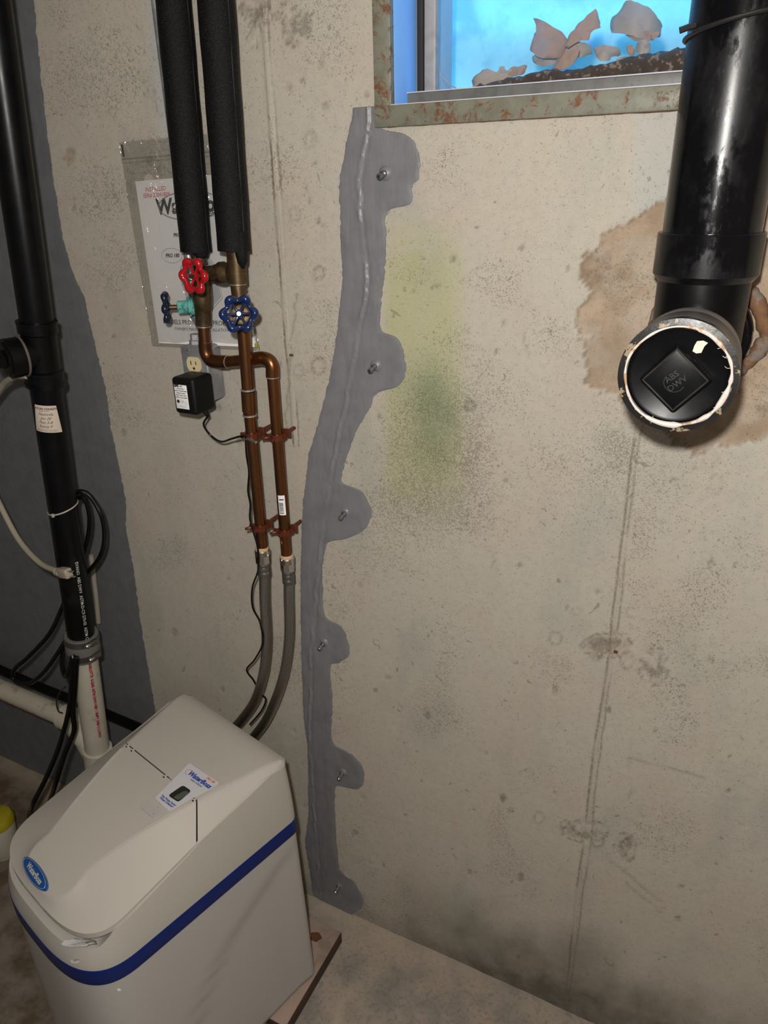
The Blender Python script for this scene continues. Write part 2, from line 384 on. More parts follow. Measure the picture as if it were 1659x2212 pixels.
    def build(s, name, mat, parent=None, ang=35, label=None, cat=None, group=None, kind=None, base=False):
        V = np.array(s.v); V = XF[0](V) if XF[0] else V; lo = V.min(0); hi = V.max(0); c = (lo + hi) / 2
        if base: c[2] = lo[2]
        me = bpy.data.meshes.new(name); me.from_pydata([tuple(p) for p in (V - c)], [], s.f)
        if any(u is not None for u in s.uv):
            L = me.uv_layers.new(name='UVMap'); arr = []
            for f, u in zip(s.f, s.uv): arr.extend(sum([list(k) for k in u], []) if u else [0.0] * (2 * len(f)))
            L.data.foreach_set('uv', arr)
        me.polygons.foreach_set('use_smooth', [True] * len(me.polygons)); me.set_sharp_from_angle(angle=math.radians(ang))
        me.materials.append(MT[mat]); me.update()
        o = bpy.data.objects.new(name, me); SC.collection.objects.link(o); place(o, c, parent)
        tag(o, label, cat, group, kind); return o
def place(o, c, parent):
    c = np.array(c, float)
    if parent is not None: o.parent = parent; o.location = c - LOC[parent.name]
    else: o.location = c
    LOC[o.name] = c
def tag(o, label=None, cat=None, group=None, kind=None):
    if label: o['label'] = label
    if cat: o['category'] = cat
    if group: o['group'] = group
    if kind: o['kind'] = kind
def thing(name, loc, label, cat, group=None):
    o = bpy.data.objects.new(name, None); o.empty_display_size = .02; SC.collection.objects.link(o); place(o, XF[0](np.array(loc)) if XF[0] else loc, None); tag(o, label, cat, group); return o
def spline(pts, n=8):
    P = [np.array(p, float) for p in pts]; P = [2 * P[0] - P[1]] + P + [2 * P[-1] - P[-2]]; out = []
    for i in range(1, len(P) - 2):
        a, b, c, d = P[i - 1:i + 3]
        for k in range(n):
            t = k / n; out.append(.5 * ((2 * b) + (c - a) * t + (2 * a - 5 * b + 4 * c - d) * t * t + (3 * b - a - 3 * c + d) * t ** 3))
    out.append(P[-2]); return out
def lerp(a, b, t): return np.array(a) * (1 - t) + np.array(b) * t
def Wxz(poly): return [tuple(W(u, v)[[0, 2]]) for u, v in poly]
EX, EY, EZ = np.eye(3)
def wallfn(o, y, sx=1., rot=0.):    # text mapped on a vertical plane parallel to the wall
    o = np.array(o, float); ca, sa = math.cos(rot), math.sin(rot)
    return lambda x, t: np.array([o[0] + (x * ca - t * sa) * sx, y, o[2] + x * sa + t * ca])

# ------------------------------------------------------------------ the setting: walls, floor, ceiling
WX0, WX1, WZ0, WZ1 = -0.577, 0.24, 1.846, 2.27          # window opening incl. frame
def wall_back():
    jx = [-.137, -.77]
    xs = np.unique(np.round(np.concatenate([np.arange(-3.2, -2.1, .1), np.arange(-2.1, .46, .005), np.arange(.46, 2.21, .1), [2.2, WX0, WX1]]
         + [np.arange(j - .02, j + .02, .0016) for j in jx]), 4))
    zs = np.unique(np.round(np.concatenate([[-.04, -.02], np.arange(0, 2.1, .005), np.arange(2.1, 2.46, .05), [2.45, WZ0, WZ1]]), 4))
    X, Z = np.meshgrid(xs, zs); u, v = proj(X, X * 0, Z)
    def dot(c, r, soft=.35, ry=None): # ellipse mask in photo frame
        d = np.sqrt(((u - c[0]) / r) ** 2 + ((v - c[1]) / (ry or r)) ** 2); return 1 - sst(1 - soft, 1 + soft, d)
    D = (fbm(X * 3, Z * 3, 1) - .5) * .004 + (fbm(X * 26, Z * 26, 5) - .5) * .0011
    groove = np.zeros_like(X); tan = groove.copy(); damp = groove.copy(); spk = groove.copy(); gy = groove.copy(); gd = groove.copy()
    # form joints
    for j, z0, z1, s in ((-.137, 0, 1.44, 3), (-.77, 1.30, 2.45, 9)):
        for k, (off, w, a) in enumerate([(-.006, .0022, 1.), (.0055, .0020, .8), (.0005, .0012, .35)]):
            wob = (fbm(Z * 7 + k * 3.3, Z * 0 + s, s + k) - .5) * .010
            vis = sst(.28, .5, vnoise(Z * 14 + k * 9, Z * 0 + 2.2, s + 20 + k)) * .75 + .25
            g = np.exp(-((X - j - off - wob) / w) ** 2) * a * vis * (Z > z0) * sst(z1 + .02, z1 - .04, Z)
            groove = np.maximum(groove, g * (1. if j < -.5 else .8)); D -= -g * .0014
        D -= np.exp(-((X - j) / .006) ** 2) * .0016 * (Z > z0) * (Z < z1)
    # bug-hole rings and knobs
    def ring(c, r, a=1., arc=None, ry=None):
        nonlocal groove, D
        d = np.sqrt(((u - c[0]) / r) ** 2 + ((v - c[1]) / (ry or r * 1.25)) ** 2) + (fbm(u / 9, v / 9, 31) - .5) * .3
        g = np.exp(-((d - 1) / .17) ** 2) * a
        if arc is not None: g = g * sst(-.2, .6, (v - c[1]) / r * arc)
        groove = np.maximum(groove, g * .8); D -= g * .002
    for c, r, a in [((690, 590), 11, .9), ((690, 790), 14, .9), ((638, 463), 12, .6), ((672, 300), 13, .5), ((646, 800), 10, .5), ((1200, 1378), 12, .6),
                    ((1165, 1765), 10, .6), ((1288, 1405), 14, .8), ((1355, 1425), 14, .7), ((1222, 1785), 11, .7), ((1292, 1812), 13, .7), ((1533, 990), 16, .3),
                    ((1545, 1045), 15, .35), ((245, 240), 9, .5), ((1000, 840), 12, .3), ((655, 45), 16, .6), ((1362, 1322), 8, .5), ((1245, 1320), 8, .4)]:
        ring(c, r, a)
    for c, r, ry, a in [((1412, 1440), 26, 34, 1.), ((1350, 1832), 20, 26, 1.), ((1310, 1395), 44, 22, .9), ((1265, 1795), 40, 20, .9), ((565, 20), 40, 24, 1.), ((640, 60), 26, 34, .8), ((548, 75), 14, 26, .8), ((150, 335), 12, 16, .5)]:
        mk = dot(c, r, .3, ry) * sst(.40, .6, fbm(u / 16, v / 16, 41, 5)); groove = np.maximum(groove, mk * .75 * a); D += mk * .003 * a
        ed = np.abs(dot(c, r * 1.2, .25, ry * 1.2) - .5) < .25; groove = np.maximum(groove, ed * sst(.42, .58, fbm(u / 10, v / 10, 43)) * .7)
    tan = np.maximum(tan, dot((1312, 1398), 40, .5, 20) * .45)
    rs = np.random.RandomState(5)
    for k in range(150):   # little bug holes and chips
        c = (rs.uniform(120, 1640), rs.uniform(20, 2120)); r = rs.uniform(1.8, 6.5)
        mk = dot(c, r, .4, r * rs.uniform(.6, 1.7)); groove = np.maximum(groove, mk * rs.uniform(.3, .8)); D += mk * .002
    for c, r in [((978, 558), 8), ((1127, 535), 7), ((1015, 878), 15), ((1087, 700), 6), ((1122, 1222), 6), ((790, 205), 6), ((728, 75), 5), ((692, 140), 6), ((700, 228), 8), ((622, 190), 7), ((470, 882), 7)]:
        mk = dot(c, r, .35); groove = np.maximum(groove, mk * .55); D += mk * .002
    for (a, b) in [((622, 870), (632, 760)), ((640, 640), (628, 760)), ((612, 1000), (628, 760)), ((1076, 1190), (1062, 1225)), ((1130, 715), (1142, 772)), ((655, 395), (672, 440)), ((298, 150), (318, 200)), ((330, 190), (345, 250)), ((1320, 1860), (1430, 1950)), ((1350, 1905), (1425, 1970)), ((1360, 1637), (1520, 1680))]:
        a = np.array(a, float); b = np.array(b, float); t = np.clip(((u - a[0]) * (b - a)[0] + (v - a[1]) * (b - a)[1]) / ((b - a) @ (b - a)), 0, 1)
        d = np.hypot(u - a[0] - t * (b - a)[0] + (fbm(v / 20, v * 0, 51) - .5) * 14, v - a[1] - t * (b - a)[1]); groove = np.maximum(groove, np.exp(-(d / 2.6) ** 2) * .5)
    # delaminated tan patch beside the big stack
    poly = [(1390, 455), (1372, 470), (1310, 500), (1282, 545), (1250, 560), (1248, 600), (1270, 635), (1252, 700), (1262, 760), (1272, 830), (1330, 860), (1500, 980), (1640, 950), (1760, 900), (1800, 560), (1700, 200), (1500, 380)]
    ins = np.zeros(X.shape, bool); n = len(poly); uu = u + (fbm(u / 26, v / 26, 61, 5) - .5) * 46; vv = v + (fbm(u / 26, v / 26, 71, 5) - .5) * 40
    for i in range(n):
        x0, y0 = poly[i]; x1, y1 = poly[(i + 1) % n]; c = (y0 > vv) != (y1 > vv)
        with np.errstate(divide='ignore', invalid='ignore'): ins ^= c & (uu < (x1 - x0) * (vv - y0) / (y1 - y0 + 1e-9) + x0)
    inside = ins.astype(float); tan = np.maximum(tan, inside * (.6 + .4 * sst(.3, .6, fbm(u / 60, v / 60, 81))) * (1 - .75 * dot((1300, 700), 60, .6, 60) * 0)); D += inside * .003
    edge = ins ^ np.roll(ins, 1, 1); groove = np.maximum(groove, edge * .55)
    blot = dot((1290, 570), 46, .5, 60) * ins * sst(.42, .6, fbm(u / 14, v / 14, 91, 5)); groove = np.maximum(groove, blot * .5)
    tan = np.maximum(tan, dot((150, 337), 12, .25, 17) * .6)
    damp = np.maximum(damp, dot((1630, 480), 60, .6, 110) * .0)
    # green growth
    col = sst(818, 850, u) * (1 - sst(955, 1030, u + (v - 700) * -.02)) * sst(430, 600, v) * (1 - sst(1000, 1160, v + (fbm(u / 50, v / 50, 3) - .5) * 120))
    gy = col * (.55 + .45 * fbm(u / 40, v / 140, 8))
    gd = dot((942, 905), 42, .8, 95) * .75 + dot((900, 830), 45, .8, 60) * .35 + dot((930, 570), 35, .9, 70) * .25
    spk = np.maximum(spk, dot((945, 980), 115, .6, 175) * 1.1) + dot((150 + 60, 160), 110, .7, 90) * .6 + dot((215, 420), 70, .7, 60) * .6 + dot((730, 1180), 70, .7, 120) * .3
    spk += sst(.5, .72, fbm(u / 120, v / 120, 12)) * .5 + dot((1350, 1010), 170, .7, 130) * .4
    for k in range(3): # pale trowel scratches stay clean
        y0 = [475, 510, 545][k] - (u - 835) * [.08, .02, .14][k]; gy *= 1 - np.exp(-((v - y0) / 4) ** 2) * .7 * (u < 965)
    # damp, dirty foot of the wall
    zz = Z + (fbm(u / 60, v / 60, 17, 5) - .5) * .16
    damp = np.maximum(damp, sst(.32, .02, zz) * sst(700, 1150, u) * .95 + sst(.10, .0, zz) * .25)
    damp = np.maximum(damp, dot((1235, 2080), 90, .7, 70) * .6)
    Y = D; Y = Y - (D * 0)
    n_ = X.size; I = np.arange(n_).reshape(X.shape)
    q = np.stack([I[:-1, :-1], I[:-1, 1:], I[1:, 1:], I[1:, :-1]], -1)
    xc = (X[:-1, :-1] + X[1:, 1:]) / 2; zc = (Z[:-1, :-1] + Z[1:, 1:]) / 2
    keep = ~((xc > WX0) & (xc < WX1) & (zc > WZ0) & (zc < WZ1)); q = q[keep]
    me = bpy.data.meshes.new('wall_back'); V = np.stack([X, Y, Z], -1).reshape(-1, 3)
    me.vertices.add(n_); me.vertices.foreach_set('co', V.ravel()); me.loops.add(q.size); me.loops.foreach_set('vertex_index', q.ravel().astype(np.int32))
    me.polygons.add(len(q)); me.polygons.foreach_set('loop_start', np.arange(0, q.size, 4, dtype=np.int32)); me.update(calc_edges=True); me.validate()
    me.polygons.foreach_set('use_smooth', np.ones(len(me.polygons), bool))
    ub = u - (v * .098); pale = sst(308, 318, ub) * sst(368, 352, ub) * sst(330, 290, v) * .8
    pale = np.maximum(pale, sst(1365, 1380, u + (v - 250) * .03) * sst(470, 440, v) * sst(1700, 1600, u) * .6)
    for nm, ch in (('stainA', (gy, gd, tan)), ('stainB', (groove, damp, spk)), ('stainC', (pale, pale * 0, pale * 0))):
        at = me.color_attributes.new(nm, 'FLOAT_COLOR', 'POINT'); c = np.ones((n_, 4), np.float32)
        for i in range(3): c[:, i] = np.clip(ch[i].ravel(), 0, 1)
        at.data.foreach_set('color', c.ravel())
    me.materials.append(MT['wall']); o = bpy.data.objects.new('wall_back', me); SC.collection.objects.link(o); LOC[o.name] = np.zeros(3)
    o['kind'] = 'structure'; return o
WALL = wall_back()

def floor():
    xs = np.unique(np.round(np.concatenate([np.arange(-3.2, -2, .2), np.arange(-2, .4, .01), np.arange(.4, 2.21, .2), [2.2]]), 4)); ys = np.unique(np.round(np.concatenate([np.arange(-4, -1.2, .2), np.arange(-1.2, .001, .01), [.0, .015]]), 4))
    X, Y = np.meshgrid(xs, ys); Zf = (fbm(X * 6, Y * 6, 4) - .5) * .006 - .001 + sst(-.05, .0, Y) * .006 * fbm(X * 9, Y * 3, 2)
    u, v = proj(X, Y, Zf)
    brown = sst(-.78, -.95, X + (fbm(X * 7, Y * 7, 6) - .5) * .1)
    pale = np.exp(-((X + .60 + (Y + .3) * .1 + (fbm(Y * 14, Y * 0, 8) - .5) * .05) / .012) ** 2) * sst(-.12, -.25, Y) * .6 + sst(-.10, -.0, Y) * sst(-.1, -.6, X) * .5
    n_ = X.size; me = bpy.data.meshes.new('floor'); I = np.arange(n_).reshape(X.shape)
    q = np.stack([I[:-1, :-1], I[:-1, 1:], I[1:, 1:], I[1:, :-1]], -1).reshape(-1, 4)
    me.from_pydata(np.stack([X, Y, Zf], -1).reshape(-1, 3).tolist(), [], q.tolist())
    at = me.color_attributes.new('stainA', 'FLOAT_COLOR', 'POINT'); c = np.ones((n_, 4), np.float32); c[:, 0] = np.clip(brown.ravel(), 0, 1); c[:, 1] = np.clip(pale.ravel(), 0, 1); at.data.foreach_set('color', c.ravel())
    me.polygons.foreach_set('use_smooth', np.ones(len(me.polygons), bool)); me.materials.append(MT['floor'])
    o = bpy.data.objects.new('floor', me); SC.collection.objects.link(o); LOC['floor'] = np.zeros(3); o['kind'] = 'structure'
floor()
def slab(name, a, b, mat):
    a = np.array(a); b = np.array(b); MB().box((a + b) / 2, tuple(b - a)).build(name, mat, kind='structure')
slab('wall_left', (-3.3, -4.1, -.02), (-3.2, .02, 2.5), 'plain')
slab('wall_right', (2.2, -4.1, -.02), (2.3, .02, 2.5), 'plain')
slab('wall_front', (-3.3, -4.2, -.02), (2.3, -4.1, 2.5), 'plain')
slab('ceiling', (-3.3, -4.2, 2.45), (2.3, .02, 2.55), 'ceil')

# masonry-painted band on the left of the wall and the epoxy crack repair: thin coats with real thickness
def coat(name, Lp, Rp, mat, thick, cols, dz, jag, seed, parent=None, ridge=None, **kw):
    if name == 'crack_sealant': Rp = [tuple(p) for p in spline([np.array(p, float) for p in Rp], 5)]
    Lw = np.array(Wxz(Lp)); Rw = np.array(Wxz(Rp))
    def mono(A_):
        z = A_[:, 1].copy()
        for i in range(1, len(z)): z[i] = min(z[i], z[i - 1] - .0012)
        return A_[:, 0], z
    lx, lz = mono(Lw); rx, rz = mono(Rw)
    zs = np.arange(min(lz[0], rz[0]), min(lz[-1], rz[-1]) - 1e-6, -dz); 
    xl = np.interp(-zs, -lz, lx) + (fbm(zs * 110, zs * 0, seed) - .5) * jag; xr = np.interp(-zs, -rz, rx) + (fbm(zs * 120, zs * 0 + 5, seed + 1, 5) - .5) * jag * 1.3
    t = np.linspace(0, 1, cols); t = np.concatenate([[0], t, [1]])
    Xg = xl[:, None] * (1 - t) + xr[:, None] * t; Zg = np.repeat(zs[:, None], len(t), 1)
    d = np.minimum(Xg - xl[:, None], xr[:, None] - Xg)
    H = thick * (.45 + .55 * sst(0, .012, d)) + .0006 * np.exp(-((d - .004) / .003) ** 2) + (fbm(Xg * 40, Zg * 9, seed + 3) - .5) * thick * .9
    if ridge:
        rw = np.array(Wxz(ridge)); cx_ = np.interp(-zs, -rw[:, 1], rw[:, 0])[:, None] + (fbm(Zg * 60, Zg * 0, 77) - .5) * .008
        H = H + np.exp(-((Xg - cx_) / .0025) ** 2) * .002 * sst(.3, .5, vnoise(Zg * 30, Zg * 0, 78)) - np.exp(-((Xg - cx_ - .006) / .003) ** 2) * .0012
    Yg = -np.maximum(H, .0006) - .0006 ; Yg[:, 0] = .004; Yg[:, -1] = .004; Yg[0] = .004; Yg[-1] = .004
    wallY = (fbm(Xg * 3, Zg * 3, 1) - .5) * .004; Yg += wallY
    mb = MB().grid(np.stack([Xg, Yg, Zg], -1), flip=True)
    return mb.build(name, mat, parent, ang=60, **kw)
coat('painted_band', [(-400, -60), (-400, 800), (-400, 1500), (-400, 1590)], [(70, -60), (76, 40), (88, 160), (103, 300), (122, 430), (137, 520), (158, 590), (181, 640), (200, 720), (214, 780), (232, 860), (240, 930), (256, 1000), (272, 1080), (272, 1140), (290, 1230), (302, 1330), (318, 1430), (330, 1500), (340, 1560), (350, 1700), (352, 1780)],
     'band', .0016, 60, .004, .006, 100, parent=WALL, label='slate grey painted band at the left of the wall')
SEAL = coat('crack_sealant',
     [(765, 226), (758, 262), (744, 330), (733, 400), (736, 520), (740, 600), (731, 700), (712, 820), (692, 900), (668, 980), (656, 1080), (652, 1160), (650, 1300), (652, 1420), (655, 1530), (665, 1620), (667, 1760), (660, 1820), (668, 1870), (676, 1925), (680, 1934), (757, 1979)],
     [(818, 226), (822, 276), (870, 288), (895, 310), (908, 350), (904, 385), (890, 400), (888, 440), (836, 458), (834, 520), (830, 600), (822, 708), (850, 722), (870, 752), (876, 800), (862, 832), (815, 850), (797, 885), (768, 935), (752, 980), (738, 1040), (770, 1048), (793, 1075), (803, 1110), (792, 1140), (752, 1162), (712, 1170), (700, 1205), (698, 1260), (703, 1330), (735, 1350), (750, 1380), (755, 1412), (735, 1430), (714, 1440), (718, 1520), (718, 1600), (755, 1625), (782, 1655), (786, 1688), (772, 1704), (750, 1698), (725, 1700), (724, 1760), (730, 1840), (736, 1878), (766, 1905), (785, 1950), (758, 1979)],
     'seal', .0024, 40, .0022, .005, 200, ridge=[(800, 200), (790, 300), (775, 400), (780, 500), (795, 600), (770, 740), (760, 800), (720, 1000), (690, 1200), (672, 1400), (668, 1600), (690, 1900)],
     label='glossy grey epoxy strip sealing the wall crack from window corner to floor', cat='sealant')

def port(u, v, lab, drip=.5):
    c = W(u, v, -.003); t = thing('injection_port', c, lab, 'injection port', 'injection ports along the sealed crack')
    d = np.array([-.05, -1, -.25]); d /= np.linalg.norm(d)
    MB().lathe(c + np.array([0, .008, 0]), (0, -1, 0), [(0, .016), (.006, .013), (.010, .008), (.012, .005)], 20).build('sealant_mound', 'seal', t)
    MB().lathe(c, d, [(0, .0055), (.008, .0055), (.009, .0035), (.014, .0032), (.016, .0046), (.020, .0048), (.0225, .0036), (.0225, .0013), (.018, .0012)], 16).build('nipple', 'portm', t)
for p in [(832, 374, 'steel injection port highest on the grey sealant, below window corner'), (811, 790, 'steel injection port second from the top, on the round grey lobe'),
          (746, 1107, 'steel injection port third from top, level with the barcode sticker'), (700, 1388, 'steel injection port fourth from top, just right of the steel hoses'),
          (741, 1668, 'steel injection port fifth from top, beside the softener cover'), (733, 1912, 'lowest steel injection port, just above the floor')]: port(*p)

# ------------------------------------------------------------------ window
def window():
    g = thing('window_1', ((WX0 + WX1) / 2, .05, WZ0), None, None); g['kind'] = 'structure'
    del_ = None
    fr = MB(); w = .029
    fr.box(((WX0 + WX0 + w) / 2, .002, (WZ0 + WZ1) / 2), (w, .014, WZ1 - WZ0), bev=.002)
    fr.box(((WX1 + WX1 - w) / 2, .002, (WZ0 + WZ1) / 2), (w, .014, WZ1 - WZ0), bev=.002)
    fr.box(((WX0 + WX1) / 2, .001, WZ0 + w / 2), (WX1 - WX0, .016, w), bev=.002)
    fr.box(((WX0 + WX1) / 2, .002, WZ1 - w / 2), (WX1 - WX0, .014, w), bev=.002)
    fr.build('window_frame', 'steelframe', g)
    x0 = WX0 + w; x1 = WX1 - w; z0 = WZ0 + w; z1 = WZ1 - w
    for s in (0, 1):
        xx = x0 - .006 if s == 0 else x1 + .006
        MB().box((xx, .048, (z0 + z1) / 2), (.012, .08, z1 - z0 + .02), bev=.001).build('jamb_lining', 'jamb', g, label='pale painted inner jamb')
    MB().box(((x0 + x1) / 2, .03, z0 - .008), (x1 - x0, .05, .014)).build('sill_lining', 'jamb', g)
    MB().box(((x0 + x1) / 2, .03, z1 + .008), (x1 - x0, .05, .014)).build('head_lining', 'jamb', g)
    MB().box(((x0 + x1) / 2 + .006, .031, z0 + .008), (x1 - x0 - .012, .010, .018), bev=.0012).build('sill_bar', 'rustbar', g, label='grey steel stop bar across the sill')
    MB().box(((x0 + x1) / 2 + .006, .031, z0 + .0178), (x1 - x0 - .012, .012, .0016), bev=.0004).build('bar_edge_highlight', 'labelw', g)  # pale strip painting the sky's highlight along the bar's top edge
    MB().box(((x0 + x1) / 2, -.004, z0 + .0004), (x1 - x0, .006, .0014), bev=.0004).build('flange_edge_highlight', 'labelw', g)  # sky highlight on the flange edge, put in as a pale strip
    gs = MB()
    for xx in (x0 + .002, x1 - .002): gs.box((xx, .100, (z0 + z1) / 2), (.014, .014, z1 - z0), bev=.001)
    gs.build('gasket', 'gasket', g)
    sx0 = x0 + .010; sx1 = x1 - .010; sz0 = z0 + .003
    for xx in (sx0 + .009, sx1 - .009): MB().box((xx, .105, (sz0 + z1) / 2), (.020, .018, z1 - sz0), bev=.003).build('sash_stile', 'whiterust', g)
    MB().box(((sx0 + sx1) / 2, .105, sz0 + .010), (sx1 - sx0 - .04, .014, .020), bev=.002).build('sash_rail', 'rustbar', g)
    MB().box(((sx0 + sx1) / 2, .105, z1 - .008), (sx1 - sx0 - .04, .014, .016), bev=.002).build('sash_rail', 'rustbar', g)
    MB().box(((sx0 + sx1) / 2, .108, (sz0 + z1) / 2 + .005), (sx1 - sx0 - .034, .003, z1 - sz0 - .03)).build('pane', 'glass', g)
    # caulk under the flange
    pts = [np.array([x, -.001 , WZ0 - .0005 + .002 * float(fbm(x * 40, 0, 3))]) for x in np.arange(WX0 + .02, -.02, .006)]
    MB().tube(pts, .0014, 6).build('rust_gap', 'rust', g)
    # masonry reveal outside
    rv = MB(); Y0, Y1 = .088, .24
    for a, b in (((WX0 - .06, Y0, WZ0 - .1), (x0 - .001, Y1, WZ1 + .06)), ((x1 + .001, Y0, WZ0 - .1), (WX1 + .06, Y1, WZ1 + .06)), ((x0, Y0, WZ0 - .1), (x1, Y1, z0 - .004)), ((x0, Y0, z1), (x1, Y1, WZ1 + .06))):
        a = np.array(a); b = np.array(b); rv.box((a + b) / 2, tuple(b - a))
    rv.build('trim_1', 'reveal', kind='structure')
window()
def well():
    N = 60; V = []; zs = np.arange(1.5, 2.34, .0125)
    rows = []
    for z in zs:
        r = .50 + .010 * math.sin(z * 2 * math.pi / .16)
        rows.append([(-.17 + r * 1.15 * math.cos(a), .24 + r * math.sin(a), z) for a in np.linspace(-.02, math.pi + .02, N)])
    MB().grid(rows).build('window_well', 'well', label='bright galvanised window well wall seen through the glass', cat='window well')
    xs = np.linspace(-.56, .24, 110); ys = np.concatenate([np.linspace(.111, .24, 26), np.linspace(.25, .72, 46)])
    X, Y = np.meshgrid(xs, ys)
    px = [940, 1000, 1060, 1130, 1180, 1240, 1320, 1400, 1480, 1600]; py = [204, 194, 176, 158, 146, 142, 128, 112, 95, 80]
    cw = np.array([W(a, b, .115) for a, b in zip(px, py)]); hz = np.interp(X, cw[:, 0], cw[:, 2]) - .004
    Zs = hz - .10 * sst(.16, .5, Y) + (fbm(X * 60, Y * 60, 4) - .5) * .014 + (fbm(X * 160, Y * 160, 9) - .5) * .010
    m_ = Y > .24; lim = np.sqrt(np.clip(1 - ((Y - .24) / .485) ** 2, 0.02, 1)) * .54; Xc = np.where(m_, np.clip(X, -.17 - lim, -.17 + lim), X)
    Xc = np.clip(Xc, -.545, .207); G = np.stack([Xc, Y, Zs], -1); front = G[:1].copy(); front[..., 2] = 1.80; G = np.concatenate([front, G], 0)
    MB().grid(G).build('soil_heap', 'soil', label='dark soil heaped against the outside of the window glass', cat='soil', kind='stuff')
well()
def leaf(poly, y, curl, mat, lab, seed, tip=0.):
    c = np.mean(poly, 0); P = []; n = len(poly)
    dense = []
    for i in range(n):
        a = np.array(poly[i], float); b = np.array(poly[(i + 1) % n], float)
        for k in range(4): dense.append(a + (b - a) * k / 4)
    dense = np.array(dense); dense = dense * .6 + (np.roll(dense, 1, 0) + np.roll(dense, -1, 0)) * .2; dense = dense + np.random.RandomState(seed).uniform(-1, 1, dense.shape) * .02 * np.ptp(dense, 0).max()
    V = []; rings = [1, .8, .6, .4, .2]
    R0 = max(np.abs(dense - c).max(), 1)
    def pt(p, side):
        q = (p - c) / R0; yy = y + curl * (q[0] ** 2) + curl * .6 * q[1] * q[0] + tip * q[1] + .011 * float(fbm(p[0] / 16., p[1] / 16., seed, 3)) - .004; w = W(p[0], p[1], yy); return w + np.array([0, side * .0009, 0])
    Fc = []; m = len(dense)
    for side in (0, 1):
        o = len(V)
        for r in rings:
            for p in dense: V.append(pt(c + (p - c) * r, side))
        V.append(pt(c, side)); ce = len(V) - 1
        for i in range(len(rings) - 1):
            for j in range(m):
                f = (o + i * m + j, o + i * m + (j + 1) % m, o + (i + 1) * m + (j + 1) % m, o + (i + 1) * m + j); Fc.append(f if side else f[::-1])
        for j in range(m):
            f = (o + 4 * m + j, o + 4 * m + (j + 1) % m, ce); Fc.append(f if side else f[::-1])
    o2 = 5 * m + 1
    for j in range(m): Fc.append((j, (j + 1) % m, o2 + (j + 1) % m, o2 + j))
    MB().add(V, Fc).build('dry_leaf', mat, ang=70, label=lab, cat='leaf', group='dead leaves in the window well')
leaf([(1150, 38), (1175, 45), (1215, 68), (1235, 100), (1222, 124), (1170, 126), (1145, 112), (1150, 85), (1160, 62)], .15, .02, 'leaf', 'upright tan leaf standing leftmost of the tall leaves', 1)
leaf([(1288, 17), (1296, 45), (1298, 60), (1278, 68), (1272, 88), (1255, 86), (1225, 104), (1218, 100), (1228, 78), (1250, 50)], .14, .02, 'leaf', 'narrow pointed rust-tan leaf in the middle of the window', 2)
leaf([(1358, -2), (1385, 8), (1412, 22), (1432, 55), (1424, 80), (1390, 86), (1360, 76), (1318, 71), (1319, 44), (1340, 20)], .145, .03, 'leaf2', 'largest broad pale brown leaf beside the big black stack', 3)
leaf([(1246, 96), (1252, 112), (1238, 140), (1210, 152), (1186, 158), (1215, 118)], .128, .012, 'leaf', 'long brown leaf leaning low on the soil under the pointed leaf', 4)
leaf([(1282, 100), (1305, 96), (1338, 104), (1342, 120), (1315, 124), (1285, 118)], .13, .012, 'leaf2', 'flat brown leaf lying on the soil crest right of centre', 5)
leaf([(1376, 92), (1392, 84), (1405, 94), (1404, 112), (1386, 120), (1372, 110)], .125, .01, 'leaf2', 'small round whitish leaf below the broad pale leaf', 6)
leaf([(1350, 74), (1395, 66), (1424, 70), (1415, 84), (1395, 92), (1368, 88)], .15, .012, 'leaf', 'crumpled dark tan leaf under the broad pale leaf', 7)
leaf([(1018, 188), (1022, 166), (1048, 146), (1070, 158), (1086, 140), (1094, 156), (1112, 150), (1140, 138), (1120, 164), (1060, 180)], .125, .012, 'leaf2', 'jagged crumpled leaf lying lowest at the left of the soil', 8)
leaf([(1330, 128), (1352, 121), (1358, 126), (1338, 134)], .118, .004, 'leaf2', 'tiny pale leaf flat on the soil against the glass', 9)
leaf([(1186, 112), (1215, 92), (1250, 90), (1275, 96), (1280, 118), (1240, 126), (1200, 130)], .165, .02, 'leaf2', 'hazy grey leaf behind the long leaning brown leaf', 10)
leaf([(1092, 158), (1108, 142), (1128, 148), (1140, 140), (1132, 160), (1105, 166)], .12, .008, 'leaf', 'small dark tan leaf scrap on the soil left of the tall leaves', 11)
leaf([(1286, 120), (1302, 108), (1322, 118), (1318, 130), (1296, 132)], .12, .008, 'leaf2', 'small curled scrap on the soil under the flat brown leaf', 12)
leaf([(1410, 70), (1424, 66), (1426, 76), (1412, 86), (1404, 82)], .13, .006, 'leaf', 'small rust-tan scrap right of the broad pale leaf', 13)
leaf([(1352, 100), (1366, 96), (1372, 112), (1366, 126), (1356, 116)], .122, .008, 'leaf', 'narrow dark leaf standing beside the small round whitish leaf', 14)
leaf([(1150, 120), (1182, 112), (1210, 122), (1200, 140), (1170, 144), (1152, 136)], .175, .012, 'leaf2', 'hazy low leaf behind the leftmost tall leaf', 15)
MB().tube(spline([W(953, 150, .118), W(955, 165, .116), W(972, 183, .116), W(1000, 198, .116)], 6), .0009, 6).build('thin_twig', 'leaf2', label='thin curved pale stem in the lower left corner of the glass', cat='twig')

